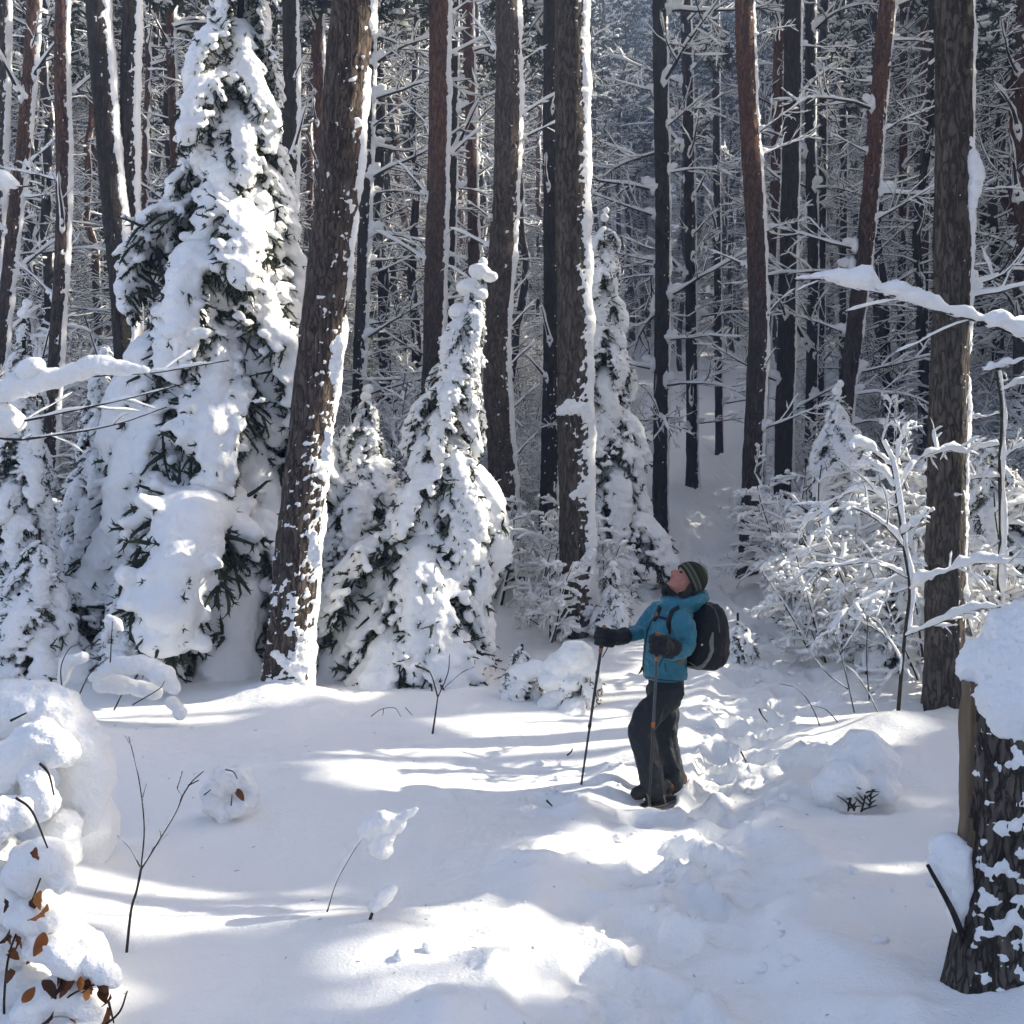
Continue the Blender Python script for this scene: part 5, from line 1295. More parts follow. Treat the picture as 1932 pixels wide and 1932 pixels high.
def twigs_on(t, org, Ps, per, ang, lmul, g, snow, r=0.004, n2=0, grav=-0.02, t0=0.2, flat=0.5, gap=0.1, name='side_twigs'):
    parts, sn = [], []
    for P in Ps:
        k = children_of(np.asarray(P)[None], per, t0, 0.97, ang, lmul, g, 7, 0.07, grav, flat=flat)
        parts.append((*tubes(k, np.linspace(r, r * 0.45, 7), 4), 0)); sn.append((*snowtubes(k, snow_w(k, snow, g, 0.15, gap), 7, 1.5, 0.6), 1))
        if n2:
            k2 = children_of(k, n2, 0.25, 0.97, R(48), 0.5, g, 5, 0.08, grav, flat=flat)
            parts.append((*tubes(k2, np.linspace(r * 0.6, r * 0.3, 5), 3), 0)); sn.append((*snowtubes(k2, snow_w(k2, snow * 0.75, g, 0.15, gap), 6, 1.5, 0.6), 1))
    return put(name, parts + sn, [M_TWIG, M_SNOW], t, org, 'stuff')
def chain(pts, Y, n=None, z=1.0):
    """(u, v, r[px]) -> overlapping snow balls"""
    out = []
    for (u0, v0, r0), (u1, v1, r1) in zip(pts[:-1], pts[1:]):
        d = math.hypot(u1 - u0, v1 - v0); m = max(2, int(d / (0.45 * min(r0, r1)) + 1))
        for q in np.linspace(0, 1, m):
            p = PX(u0 + (u1 - u0) * q, v0 + (v1 - v0) * q, Y); r = (r0 + (r1 - r0) * q) * K * Y
            out.append((p.x, p.y + random.uniform(-0.2, 0.2) * r, p.z, r, r * z, r))
    return out
G7 = np.random.default_rng(77)

# broken stump at the right edge
SY = 3.55
sx0 = PX(1936, 1700, SY).x; sz0 = 0.14
st, so = rooted('tree_stump', 'snow-capped broken tree stump with a bare wood stripe at the right edge', 'stump', Vector((sx0, SY, sz0)))
ztop = PX(1936, 1285, SY).z - sz0
me, sinfo = trunk_mesh([(0, 0, -0.1), (0.0, 0, 0.5), (0.01, 0, ztop)], np.array([0.215, 0.20, 0.19]), M_BARK_STUMP, 71, ztop, 64, 0.018, 0.016, 0.28)
obj('trunk', me, st)
zz = np.arange(0.35, ztop + 0.01, 0.02); th = np.linspace(R(150), R(222), 26); Z, TH = np.meshgrid(zz, th, indexing='ij')
edge = R(192) + 0.45 * fbm(Z / 0.16, 3, s=3, o=3)
tt = np.where(TH < edge, 0.004, -0.02); r = sinfo[4](TH, Z) * 0.8 + 0.2 * 0.2 + tt + 0.004
obj('bare_wood', mesh_np('bare_wood', [(np.stack([r * np.cos(TH), r * np.sin(TH), Z], -1).reshape(-1, 3), grid_faces(1, len(zz), 26, False), 0)], [M_WOOD]), st)
sm = trunk_snow(sinfo, 73, ztop, side=-66, half=34, thick=0.035, amount=0.8, fw=0.34, fleck=lambda z: 0.38 + 0.12 * (z > 0.5) - 0.3 * np.exp(-z / 0.22), nseg=150, dz=0.011, lumps=0.045)
obj('snow_cover', sm, st)
cap = [(0.02, 0.0, ztop + 0.04, 0.23, 0.23, 0.16), (-0.10, -0.06, ztop - 0.03, 0.12, 0.13, 0.11), (0.04, 0, ztop + 0.16, 0.18, 0.19, 0.12), (0.12, -0.1, ztop + 0.02, 0.2, 0.18, 0.22), (0.03, -0.17, ztop - 0.10, 0.12, 0.07, 0.13), (0.12, -0.15, ztop - 0.24, 0.10, 0.07, 0.2), (-0.10, -0.13, ztop - 0.07, 0.09, 0.07, 0.10), (0.1, 0.1, ztop, 0.2, 0.2, 0.2), (0.16, -0.12, ztop - 0.45, 0.07, 0.06, 0.14)]
obj('snow_cap', blob_mesh(cap, 0.011, 1, ((0.022, 0.13), (0.014, 0.045), (0.007, 0.018)), 9), st)
sl = [PX(1826, 1800, SY - 0.05), PX(1800, 1725, SY - 0.1), PX(1750, 1632, SY - 0.1)]
P = resample([tuple(q) for q in sl], 12)
V, F = tubes(P[None], np.linspace(0.014, 0.006, 12), 8)
slab = put('bark_slab', [(V, F, 0)], [M_BARK_DARK], st, so)
putm('snow_load', blob_mesh(chain([(1795, 1612, 42), (1808, 1680, 36), (1818, 1750, 20)], SY - 0.02) + chain([(1772, 1630, 22), (1792, 1690, 20), (1814, 1750, 12)], SY - 0.05), 0.012, 3, ((0.012, 0.06), (0.004, 0.02)), 3), st, so, slab)

# snow-smothered bush in the lower left corner, dry leaves hanging out
BY = 3.55
bt, bo = rooted('beech_bush', 'bush bowed under thick rolls of snow with dry orange leaves, lower left corner', 'bush', Vector((PX(70, 1900, BY).x, BY, GZ(PX(70, 1900, BY).x, BY))))
rolls = [[(-40, 1380, 70), (20, 1345, 66), (95, 1350, 58), (150, 1400, 52), (165, 1470, 48), (150, 1540, 46), (110, 1560, 40)],
         [(-30, 1500, 60), (25, 1440, 48), (75, 1400, 40), (115, 1420, 30)], [(60, 1470, 34), (80, 1520, 38)],
         [(-20, 1540, 50), (30, 1535, 40)], [(60, 1640, 46), (95, 1620, 40), (120, 1660, 30)], [(-20, 1640, 60), (40, 1700, 48), (90, 1720, 40)],
         [(-30, 1780, 70), (30, 1790, 40)], [(110, 1770, 44), (150, 1800, 48), (180, 1830, 30)], [(40, 1880, 66), (90, 1900, 60), (140, 1920, 44)], [(-30, 1960, 90), (60, 1980, 80), (130, 1990, 60)],
         [(120, 1560, 30), (115, 1620, 30), (105, 1680, 28)], [(90, 1720, 30), (115, 1760, 34)], [(0, 1700, 50), (-10, 1850, 60), (30, 1950, 60)]]
rolls += [[(70, 1785, 26), (105, 1800, 30), (140, 1815, 26)], [(40, 1730, 30), (85, 1740, 26)], [(165, 1815, 24), (200, 1832, 20), (214, 1850, 12)], [(70, 1900, 40), (120, 1880, 34), (165, 1900, 30), (190, 1930, 24)]]
for i, ro in enumerate(rolls):
    putm('snow_roll', blob_mesh(chain(ro, BY + [0.25, 0.05, 0.0, -0.05, -0.08, 0.0, 0, -0.05, 0, 0.05, 0.1, 0.02, 0.12, -0.14, -0.12, -0.13, -0.1][i]), 0.011, 2, ((0.022, 0.16), (0.011, 0.055), (0.004, 0.018)), 20 + i), bt, bo)
for pts in ([(75, 1440), (92, 1460), (102, 1500)], [(30, 1505), (60, 1530), (90, 1600)], [(10, 1960), (8, 1880), (20, 1790), (60, 1700), (90, 1620)], [(60, 1950), (130, 1880), (200, 1850)], [(205, 1890), (215, 1930)], [(190, 1940), (225, 1910), (240, 1870)], [(20, 1360), (50, 1345)]):
    stick(bt, bo, uvline(pts, BY - 0.14), 0.0045, 0.0025, 0, G7, 'stem')
def leaf_mesh(seed, L=0.075, W=0.042):
    g = np.random.default_rng(seed)
    u = np.linspace(0, 1, 9); w = W * 0.5 * np.sin(np.pi * np.clip(u * 0.96 + 0.02, 0, 1)) ** 0.75
    cr = g.uniform(0.6, 2.0)
    rows = []
    for i in range(9):
        b = -0.35 * L * u[i] ** 2 * cr
        rows += [[-w[i], u[i] * L, b + g.uniform(0.3, 1.3) * w[i] * (1 + 0.4 * math.sin(u[i] * 20))], [0, u[i] * L, b], [w[i], u[i] * L, b + 0.5 * w[i] * (1 + 0.4 * math.cos(u[i] * 20))]]
    return mesh_np('leaf', [(np.array(rows), grid_faces(1, 9, 3, False), 0)], [M_LEAF])
LEAF = [leaf_mesh(i) for i in range(4)]
def leaf(t, org, u, v, Y, sc=1.0):
    M = Matrix.Translation(PX(u, v, Y) - org) @ Euler((random.uniform(-2.4, -0.9), random.uniform(-0.8, 0.8), random.uniform(-1.2, 1.2))).to_matrix().to_4x4() @ Matrix.Scale(sc, 4)
    return obj('leaf', random.choice(LEAF), t, M)
for u, v in ((78, 1680), (88, 1705), (68, 1598), (18, 1752), (40, 1780), (55, 1790), (8, 1770), (104, 1828), (80, 1850), (66, 1862), (118, 1838), (152, 1842), (190, 1838), (178, 1852), (208, 1875), (202, 1900), (131, 1922), (100, 1908), (8, 1695), (25, 1830), (85, 1760), (140, 1850), (170, 1866), (50, 1740), (60, 1700), (30, 1765), (22, 1790), (92, 1860), (160, 1850), (112, 1848), (196, 1862), (30, 1905), (60, 1930)):
    leaf(bt, bo, u, v, BY - 0.16 + random.uniform(-0.03, 0.03), random.uniform(0.55, 1.0))

# second hump of snow behind it
t, o = rooted('snowy_bush', 'rounded bush wholly buried in smooth snow behind the leafy corner bush', 'bush', Vector((PX(120, 1420, 4.9).x, 4.9, GZ(PX(120, 1420, 4.9).x, 4.9))))
putm('snow_load', blob_mesh(chain([(-40, 1400, 80), (60, 1370, 75), (140, 1400, 58), (170, 1450, 45)], 4.9) + chain([(20, 1480, 90), (120, 1520, 80), (150, 1560, 70), (100, 1650, 90)], 5.0), 0.025, 4, ((0.03, 0.2),), 4), t, o)
stick(t, o, uvline([(20, 1300), (40, 1320), (60, 1330)], 4.7), 0.006, 0.003, 0, G7, 'stem')

# thin bare sapling in the left foreground
Yt = YG(237, 1800)
t, o = rooted('bare_sapling', 'thin bare forked sapling rising from smooth snow, left foreground', 'sapling', PX(237, 1815, Yt))
for pts, r0, r1, s in (([(237, 1815), (247, 1720), (258, 1680), (266, 1640)], 0.0055, 0.0045, 0.003), ([(266, 1640), (272, 1560), (262, 1470), (243, 1390)], 0.003, 0.0016, 0.003), ([(266, 1640), (300, 1585), (330, 1535), (345, 1500)], 0.0042, 0.0032, 0.006), ([(345, 1500), (362, 1475), (384, 1455)], 0.0028, 0.0016, 0.0), ([(345, 1500), (335, 1488), (338, 1475), (344, 1455)], 0.0026, 0.0016, 0.006), ([(355, 1482), (375, 1472)], 0.003, 0.002, 0), ([(264, 1635), (245, 1600), (222, 1577)], 0.0026, 0.0016, 0.004)):
    stick(t, o, uvline(pts, Yt), r0, r1, s, G7, 'stem')
twigs_on(t, o, [uvline([(266, 1640), (272, 1560), (262, 1470), (243, 1390)], Yt), uvline([(266, 1640), (300, 1585), (330, 1535), (345, 1500)], Yt)], 5, R(35), 0.18, G7, 0.003, 0.0018, 0, 0.02)
# snow lump with one orange leaf
Yl = YG(430, 1545)
t, o = rooted('buried_shrub', 'round snow-balled shrub with one orange leaf in the left snowfield', 'shrub', PX(430, 1545, Yl))
putm('snow_load', blob_mesh(chain([(398, 1498, 20), (425, 1468, 26), (455, 1462, 20), (474, 1490, 15), (476, 1515, 13)], Yl) + chain([(400, 1520, 18), (425, 1535, 20), (455, 1520, 15)], Yl - 0.03) + chain([(440, 1500, 20), (410, 1495, 18)], Yl + 0.05), 0.012, 2, ((0.02, 0.06), (0.008, 0.025)), 8), t, o)
leaf(t, o, 448, 1488, Yl - 0.16, 0.9)
for pts in ([(425, 1452), (440, 1456), (448, 1470)], [(436, 1520), (438, 1500)], [(385, 1500), (398, 1490)]): stick(t, o, uvline(pts, Yl - 0.17), 0.004, 0.0025, 0, G7, 'twig')
# curled snow-coated stems in the middle foreground
Ya = YG(618, 1722)
t, o = rooted('curved_stem', 'curved twig with a hanging snow clot, middle foreground', 'twig', PX(618, 1725, Ya))
stick(t, o, uvline([(616, 1725), (632, 1670), (655, 1625), (685, 1580), (710, 1562), (742, 1556)], Ya), 0.004, 0.0025, 0.018, G7, 'stem')
putm('snow_clot', blob_mesh(chain([(690, 1566, 16), (720, 1550, 22), (750, 1556, 18)], Ya) + chain([(725, 1580, 22), (715, 1595, 24), (728, 1605, 15)], Ya) + chain([(755, 1545, 10), (785, 1528, 6)], Ya), 0.008, 2, ((0.008, 0.03),), 4), t, o)
Yb = YG(690, 1735)
t, o = rooted('curved_stem', 'short stub wrapped in a curl of snow beside the hanging clot', 'twig', PX(700, 1735, Yb))
stick(t, o, uvline([(698, 1735), (708, 1712), (730, 1690)], Yb), 0.007, 0.004, 0.0, G7, 'stem')
putm('snow_clot', blob_mesh(chain([(705, 1712, 12), (725, 1692, 17), (738, 1678, 12)], Yb), 0.008, 2, ((0.006, 0.03),), 5), t, o)
# arched snow bush before the spruces
Yn = 7.9
t, o = rooted('arched_bush', 'low bush arched under white snow ropes in front of the tall spruce', 'bush', Vector((PX(230, 1330, Yn).x, Yn, GZ(PX(230, 1330, Yn).x, Yn))))
for i, ro in enumerate(([(115, 1292, 15), (128, 1250, 20), (156, 1240, 16)], [(178, 1278, 16), (220, 1254, 22), (265, 1252, 25), (308, 1274, 26), (330, 1302, 18)], [(205, 1168, 14), (220, 1176, 17), (232, 1190, 10)], [(322, 1325, 20), (340, 1345, 18)], [(190, 1290, 30), (245, 1296, 34), (290, 1306, 28)])):
    putm('snow_rope', blob_mesh(chain([(a, b, c * random.uniform(0.5, 0.85)) for a, b, c in ro], Yn + 0.05 * i), 0.013, 3, ((0.02, 0.15), (0.006, 0.04)), 40 + i), t, o)
for pts in ([(118, 1310), (115, 1260), (130, 1225), (150, 1215)], [(250, 1330), (300, 1300), (310, 1285)], [(208, 1250), (210, 1210), (212, 1172)], [(150, 1310), (170, 1270), (205, 1240)]): stick(t, o, uvline(pts, Yn - 0.14), 0.005, 0.003, 0, G7, 'stem')
# bare twig before the small spruce
Yv = YG(815, 1385)
t, o = rooted('bare_twig', 'bare forked twig standing before the small bowed spruce', 'twig', PX(815, 1390, Yv))
for pts, r0 in (([(815, 1392), (822, 1345), (826, 1315)], 0.009), ([(826, 1315), (812, 1270), (790, 1250)], 0.006), ([(826, 1315), (845, 1270), (848, 1235)], 0.006), ([(835, 1300), (870, 1270), (895, 1258)], 0.005)):
    stick(t, o, uvline(pts, Yv), r0, r0 * 0.5, 0.006, G7, 'stem')
Yw = YG(745, 1365)
t, o = rooted('arched_twig', 'small arched twig in the snow left of the bare forked twig', 'twig', PX(745, 1368, Yw))
for pts in ([(700, 1352), (720, 1338), (745, 1336), (756, 1352)], [(765, 1335), (778, 1350)], [(724, 1337), (722, 1350)]): stick(t, o, uvline(pts, Yw), 0.0035, 0.002, 0, G7, 'stem')
# loose sticks lying in the snow
for i, (pts, lab) in enumerate((([(1070, 1425), (1078, 1418), (1080, 1412)], 'tiny hooked stick in the snow left of the front pole'), ([(1031, 1510), (1042, 1521)], 'short dark stick in the snow left of the front pole tip'), ([(1432, 1337), (1438, 1350), (1448, 1362)], 'short forked stick in the snow right of the hiker'), ([(1398, 1418), (1408, 1438)], 'thin upright twig in the snow behind the rear boot'), ([(215, 1340), (235, 1300)], 'thin grass-like twig left of the leaning pine'))):
    Yq = YG(*pts[-1]) if pts[-1][1] > pts[0][1] else YG(*pts[0])
    t, o = rooted('fallen_stick', lab, 'stick', PX(*pts[0], Yq))
    stick(t, o, uvline(pts, Yq - 0.02, 8), 0.007, 0.004, 0, G7, 'stem')

# beech sapling right of the hiker, heavy white branches
Yr = 8.0
t, o = rooted('beech_sapling', 'dark-stemmed beech sapling with thick white branches, right of the hiker', 'sapling', Vector((PX(1690, 1420, Yr).x, Yr, GZ(PX(1690, 1420, Yr).x, Yr))))
main = uvline([(1688, 1430), (1698, 1300), (1708, 1190), (1716, 1112), (1706, 1040), (1694, 960), (1682, 880), (1660, 830)], Yr)
stick(t, o, main, 0.017, 0.006, 0.030, G7, 'stem')
put('snow_cover', [(*tubes((main[18:] + np.array([0.028, 0, 0.0]))[None], (0.020 + 0.014 * vn(np.linspace(0, 9, len(main) - 18), 2, s=4))[None], 8), 0)], [M_SNOW], t, o)
LB = []
for pts, dY, s in (([(1716, 1112), (1760, 1090), (1830, 1066), (1900, 1062), (1960, 1070)], -0.5, 0.046), ([(1712, 1090), (1650, 1062), (1590, 1066), (1510, 1072)], -0.3, 0.030), ([(1704, 1030), (1660, 985), (1600, 958), (1540, 985)], -0.2, 0.034), ([(1694, 960), (1640, 925), (1590, 935), (1560, 960), (1500, 1000)], 0.3, 0.034),
    ([(1688, 920), (1660, 890), (1610, 880)], 0.2, 0.046), ([(1690, 930), (1730, 870), (1780, 850), (1850, 858)], 0.3, 0.03), ([(1680, 880), (1640, 850), (1600, 838)], -0.2, 0.05), ([(1700, 1010), (1740, 980), (1752, 960)], -0.2, 0.034),
    ([(1712, 1110), (1650, 1130), (1600, 1150), (1560, 1200)], -0.3, 0.028), ([(1706, 1200), (1760, 1180), (1840, 1150), (1900, 1145)], -0.4, 0.034), ([(1690, 900), (1700, 830), (1720, 790)], 0.1, 0.03), ([(1702, 1250), (1670, 1200), (1600, 1160)], 0.2, 0.02)):
    P = uvline(pts, Yr, None, dY); LB.append(P)
    stick(t, o, P, 0.008, 0.004, s, G7, 'branch', boost=0.4)
twigs_on(t, o, LB, 6, R(45), 0.42, G7, 0.016, 0.004, 3)
t, o = rooted('slim_sapling', 'cluster of thin bare stems leaning left beside the beech sapling', 'sapling', Vector((PX(1675, 1400, 8.1).x, 8.1, GZ(PX(1675, 1400, 8.1).x, 8.1))))
for pts, s in (([(1682, 1410), (1650, 1330), (1620, 1280), (1590, 1250)], 0.010), ([(1640, 1320), (1635, 1240), (1638, 1160)], 0.004), ([(1612, 1345), (1600, 1290), (1585, 1230), (1560, 1150)], 0.008), ([(1560, 1410), (1535, 1340), (1505, 1300), (1470, 1290)], 0.003), ([(1590, 1375), (1560, 1340), (1530, 1330)], 0.003), ([(1600, 1300), (1560, 1270), (1520, 1220)], 0.008), ([(1585, 1235), (1620, 1180), (1640, 1130)], 0.012)):
    stick(t, o, uvline(pts, 8.1), 0.0055, 0.0022, s, G7, 'stem')
# snow cushion on a tiny shrub, right foreground
Yc = YG(1600, 1535)
t, o = rooted('cushion_shrub', 'tiny shrub under a double snow cushion, right of the footprints', 'shrub', PX(1600, 1535, Yc))
putm('snow_load', blob_mesh(chain([(1590, 1440, 36), (1630, 1420, 46), (1660, 1440, 40)], Yc + 0.1) + chain([(1565, 1490, 32), (1585, 1470, 36), (1615, 1480, 26)], Yc - 0.05) + chain([(1640, 1480, 38), (1670, 1490, 30)], Yc + 0.05) + chain([(1565, 1515, 26), (1600, 1520, 20)], Yc), 0.012, 3, ((0.012, 0.09), (0.006, 0.03)), 12), t, o)
for pts in ([(1600, 1530), (1605, 1500), (1612, 1480)], [(1625, 1532), (1632, 1500), (1625, 1470)], [(1612, 1530), (1600, 1505)], [(1640, 1525), (1645, 1490)]):
    P = uvline(pts, Yc - 0.12); stick(t, o, P, 0.006, 0.003, 0, G7, 'stem')
    k = children_of(P[None], 10, 0.05, 1, R(60), 0.6, G7, 4, 0.1, -0.05); put('needles', [(*tubes(k, np.linspace(0.006, 0.002, 4), 4), 0)], [M_NEEDLE], t, o, 'stuff')

# branches reaching in from the edges, on saplings that stand outside the view
def edge_sapling(label, lines, Y, foot_u, joint, seed, extra=0):
    f = PX(foot_u, 1300, Y); zf = GZ(f.x, Y)
    t, o = rooted('leaning_sapling', label, 'sapling', Vector((f.x, Y, zf)))
    j = PX(*joint, Y)
    stem = resample([(f.x, Y, zf - 0.1), (f.x * 0.7 + j.x * 0.3, Y, zf * 0.5 + j.z * 0.5), tuple(j), (j.x * 1.02, Y, j.z + 0.9)], 24)
    stick(t, o, stem, 0.028, 0.012, 0.02, G7, 'stem')
    Ps = []
    for pts, s in lines:
        P = uvline([joint] + pts, Y, 40); Ps.append(P)
        stick(t, o, P, 0.010, 0.003, s, G7, 'branch')
    if extra: twigs_on(t, o, Ps, extra, R(40), 0.25, G7, 0.010, 0.003, 0, -0.01)
    return t, o, Ps
t, o, Ps = edge_sapling('long sagging branch with lumpy thick snow reaching in from the right edge', [([(1932, 636), (1860, 610), (1780, 588), (1700, 562), (1620, 540), (1560, 528), (1500, 529)], 0.062), ([(1960, 668), (1900, 690), (1850, 700)], 0.02)], 5.6, 2130, (2010, 655), 1, 5)
t, o, Ps = edge_sapling('three thin twigs with a heavy snow bar reaching in from the left edge', [([(0, 738), (110, 716), (200, 708), (290, 703), (360, 692), (432, 680)], 0.012), ([(0, 797), (120, 778), (240, 752), (345, 725)], 0.009), ([(0, 826), (120, 818), (220, 800), (315, 768)], 0.006)], 5.8, -160, (-70, 760), 2, 3)
putm('snow_bar', blob_mesh(chain([(-40, 742, 24), (20, 735, 22), (80, 718, 22), (130, 708, 18), (175, 690, 22), (200, 690, 20), (240, 695, 14), (275, 699, 9)], 5.78, None, 0.9), 0.013, 3, ((0.012, 0.08), (0.006, 0.03)), 5), t, o)
putm('snow_clot', blob_mesh(chain([(-10, 790, 36), (25, 795, 24)], 5.8) + chain([(50, 700, 20), (70, 690, 18)], 5.75), 0.014, 3, ((0.012, 0.08),), 6), t, o)
t, o, Ps = edge_sapling('snow pillow on a twig high at the left edge', [([(0, 350), (40, 352), (68, 350)], 0.006)], 6.2, -190, (-90, 352), 3, 0)
putm('snow_clot', blob_mesh(chain([(-20, 345, 18), (5, 338, 18), (28, 346, 9)], 6.2), 0.011, 3, ((0.01, 0.06),), 7), t, o)
# snow-sheathed slim tree right of the bulge-snow pine
Yx = 9.8
t, o = rooted('sheathed_sapling', 'sapling sheathed in bright snow right of the bulge-snow pine', 'sapling', Vector((PX(1888, 1200, Yx).x, Yx, GZ(PX(1888, 1200, Yx).x, Yx))))
main = uvline([(1882, 1300), (1884, 1150), (1888, 1000), (1886, 880), (1890, 780), (1880, 700)], Yx, 60)
main[0, 2] = GZ(main[0, 0], Yx) - 0.1
stick(t, o, main, 0.03, 0.01, 0.0, G7, 'stem')
put('snow_cover', [(*tubes((main + np.array([0.02, -0.03, 0]))[None], (0.032 + 0.028 * vn(np.linspace(0, 16, 60), 5, s=2))[None] * np.linspace(1, 0.5, 60)[None], 10), 0)], [M_SNOW], t, o)
LB = [uvline(p, Yx, None, d) for p, d in (([(1886, 900), (1830, 905), (1790, 930)], -0.3), ([(1888, 840), (1840, 850), (1800, 880)], 0.2), ([(1888, 960), (1930, 950), (1990, 960)], 0.2), ([(1886, 870), (1930, 840), (1980, 830)], -0.2), ([(1888, 1020), (1840, 1050), (1800, 1060)], -0.2), ([(1886, 1080), (1940, 1090), (1990, 1080)], -0.3), ([(1888, 780), (1840, 790), (1790, 780)], 0.3), ([(1884, 740), (1930, 720), (1970, 700)], 0.2), ([(1886, 1120), (1850, 1130), (1810, 1160)], -0.1))]
for P in LB: stick(t, o, P, 0.010, 0.004, 0.034, G7, 'branch')
twigs_on(t, o, LB, 8, R(48), 0.5, G7, 0.018, 0.005, 3)
print('near things', round(time.time() - T0, 1))

# nearer thicket, each shrub placed where the photograph shows one
NSH = [shrub_arche(760 + i, H=[1.9, 2.4, 1.5][i], spread=[0.5, 0.4, 0.8][i], n1=9, n2=6, n3=2, snow=0.034, grav=-0.07) for i in range(3)]
SHRUB = SHRUB + NSH
for i, (u, v, Y, k, sc, lab) in enumerate([
    (1500, 1120, 12.0, 4, 1.0, 'snowy shrub touching the path-side pine foot'), (1640, 1150, 11.2, 5, 0.9, 'snow-clotted shrub behind the beech sapling'), (1720, 1120, 10.6, 6, 1.1, 'wide snowy shrub between beech sapling and bulge-snow pine'),
    (1850, 1120, 11.5, 5, 1.0, 'snowy shrub right behind the bulge-snow pine'), (1930, 1100, 10.5, 4, 1.1, 'snowy shrub cut by the right edge below the sagging branch'),
    (985, 1140, 12.6, 5, 0.9, 'snowy shrub between the small bowed spruce and the grey pine'), (1030, 1150, 11.6, 6, 0.8, 'low snow-tangled shrub at the left foot of the grey pine'), (930, 1080, 13.5, 4, 1.1, 'snowy shrub right behind the small bowed spruce'),
    (680, 1000, 13.2, 5, 1.1, 'snowy shrub filling the gap right of the leaning pine'), (750, 980, 14.0, 4, 1.2, 'snowy shrub left behind the small bowed spruce tip'), (1135, 1060, 13.2, 6, 0.8, 'snowy shrub right of the grey pine, beside the path'),
    (1510, 1030, 14.0, 5, 1.0, 'snowy shrub on the right verge of the climbing path'), (1540, 1000, 15.0, 4, 1.1, 'snowy shrub behind the right verge of the path'),
    (1580, 1140, 10.6, 6, 0.9, 'low snowy shrub in front of the bushy right spruce'), (1760, 1130, 9.8, 5, 0.8, 'snowy shrub at the left foot of the bulge-snow pine'), (1900, 1180, 9.3, 6, 0.9, 'low snowy shrub left above the stump cap'), (1830, 1000, 12.4, 5, 1.3, 'tall snowy shrub between the bulge-snow pine and the right edge'), (1550, 1080, 12.6, 4, 1.2, 'tall snowy shrub above the thin leaning stems'), (60, 1000, 12.0, 5, 1.0, 'snowy shrub behind the pale young spruce'), (150, 980, 13.0, 4, 1.2, 'snowy shrub below the forked dark pine'), (290, 960, 13.6, 5, 1.1, 'snowy shrub just right of the forked dark pine'), (-20, 1100, 10.8, 6, 1.2, 'snowy shrub cut by the left edge'),
    (1490, 960, 17.5, 6, 1.0, 'low shrub close behind the path-side pine'), (1780, 1040, 13.2, 4, 1.2, 'shrub half hidden by the bulge-snow pine'), (1680, 1020, 14.2, 5, 1.2, 'shrub above the bushy right spruce')]):
    p = PX(u, v, Y)
    a = SHRUB[k]
    t = empty('snowy_shrub', (p.x, Y, GZ(p.x, Y)), random.uniform(0, 6.28), sc); tag(t, lab, 'shrub', 'snowy shrubs near the clearing')
    obj('snowy_twigs', a, t, None, 'stuff')
# crusts of drifted snow caught on the near trunks
def crust(part_of, pts, Y, seed, amp=((0.022, 0.07), (0.012, 0.028)), name='snow_crust', z=0.5):
    t = [q for q in COL.objects if q.get('label', '').startswith(part_of)][0]
    o = Vector(t.location)
    putm(name, blob_mesh(chain(pts, Y, None, z), 0.010, 1, amp, seed), t, o)
crust('grey-brown pine right of the hiker', [(1826, 265, 9), (1834, 310, 17), (1840, 335, 20), (1832, 375, 14), (1828, 420, 8)], 8.93, 1, ((0.012, 0.09), (0.006, 0.03)), 'snow_bulge', 0.8)
for i, pts in enumerate(([(1058, 778, 9), (1075, 768, 15), (1098, 772, 15), (1112, 790, 10)], [(1082, 935, 8), (1100, 925, 13), (1114, 915, 9)], [(1090, 1075, 7), (1106, 1060, 11), (1116, 1040, 8)], [(1080, 1155, 6), (1098, 1165, 10), (1112, 1150, 9)])):
    crust('straight grey pine', pts, 11.63, 10 + i)
for i, pts in enumerate(([(640, 640, 8), (634, 690, 12), (630, 720, 7)], [(620, 820, 8), (614, 860, 11)], [(520, 1235, 9), (545, 1255, 12), (575, 1262, 10)], [(510, 1290, 12), (540, 1300, 16), (575, 1300, 13)], [(590, 1010, 9), (596, 1060, 12)])):
    crust('thick brown pine', pts, 9.0, 20 + i)
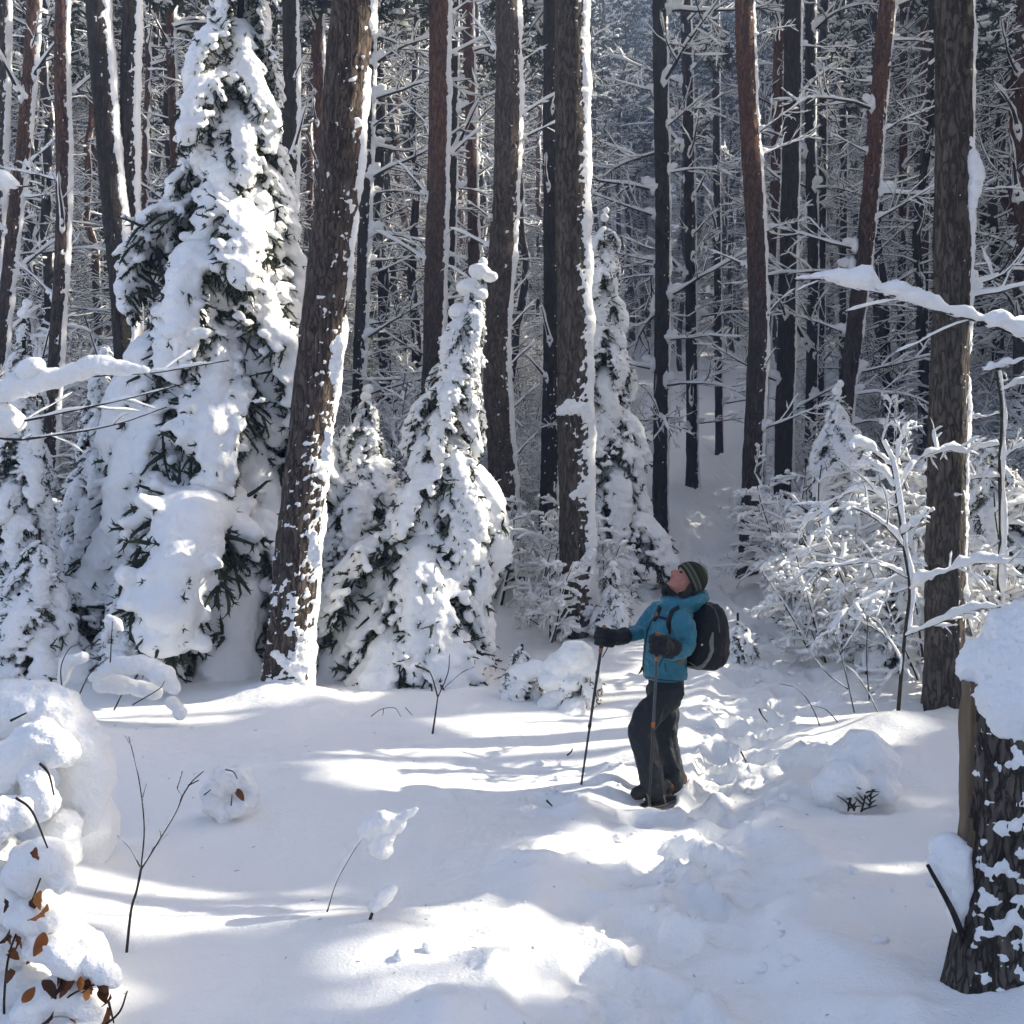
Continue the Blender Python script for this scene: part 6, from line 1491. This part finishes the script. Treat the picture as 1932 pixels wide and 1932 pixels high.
# brown needles and bark crumbs dropped on the snow
g = np.random.default_rng(9); nL = 170
yy = 2.8 + 8 * g.random(nL) ** 1.3; xx = g.uniform(-0.5, 0.5, nL) * yy; a = g.random(nL) * 6.283; ll = g.uniform(0.004, 0.013, nL)
c0 = np.stack([xx, yy, gz(xx, yy) + 0.004], 1); dd = np.stack([np.cos(a), np.sin(a), 0.15 * g.random(nL)], 1) * ll[:, None]
tag(obj('needle_litter', mesh_np('needle_litter', [(*tubes(np.stack([c0 - dd, c0, c0 + dd], 1), np.full((nL, 3), 0.0012), 4), 0)], [M_TWIG])), 'brown needles and bark crumbs scattered on the snow', None, None, 'stuff')
# clods of snow kicked up along the track
g = np.random.default_rng(3); nC = 170
yy = 2.6 + 9 * g.random(nC) ** 1.2; xx = path_x(yy) + g.normal(size=nC) * 0.5
rr = 0.008 + 0.028 * g.random(nC) ** 2.5
cc = np.stack([xx, yy, gz(xx, yy) + rr * 0.35], 1)
V, F = ellipsoids(cc, np.stack([rr * g.uniform(0.8, 1.5, nC), rr * g.uniform(0.8, 1.5, nC), rr * g.uniform(0.6, 1.0, nC)], 1), ICO2)
V = V + 0.35 * np.repeat(rr, 42)[:, None] * np.stack([vn(V[:, 0] / 0.02, V[:, 1] / 0.02, V[:, 2] / 0.02, s=k) for k in (1, 2, 3)], 1)
tag(obj('snow_clods', mesh_np('snow_clods', [(V, F, 0)], [M_SNOW_GROUND])), 'loose crumbs of snow kicked up along the track', None, None, 'stuff')
print('done', round(time.time() - T0, 1))

# ------------------------------------------------------------------ cold air between the trunks
hz = bpy.data.meshes.new('haze')
bmh = bmesh.new(); bmesh.ops.create_cube(bmh, size=1.0, matrix=Matrix.Translation((0, 35, 23.5)) @ Matrix.Diagonal((180, 196, 71, 1))); bmh.to_mesh(hz); bmh.free()
mh = bpy.data.materials.new('cold_air'); mh.use_nodes = True
nt = mh.node_tree; nt.nodes.clear()
ov = nt.nodes.new('ShaderNodeOutputMaterial'); pv = nt.nodes.new('ShaderNodeVolumePrincipled')
pv.inputs['Color'].default_value = (0.48, 0.66, 1.0, 1); pv.inputs['Density'].default_value = 0.0045; pv.inputs['Anisotropy'].default_value = 0.0
nt.links.new(pv.outputs[0], ov.inputs['Volume'])
hz.materials.append(mh)
tag(obj('haze', hz), 'thin bluish cold air among the far trunks', None, None, 'stuff')
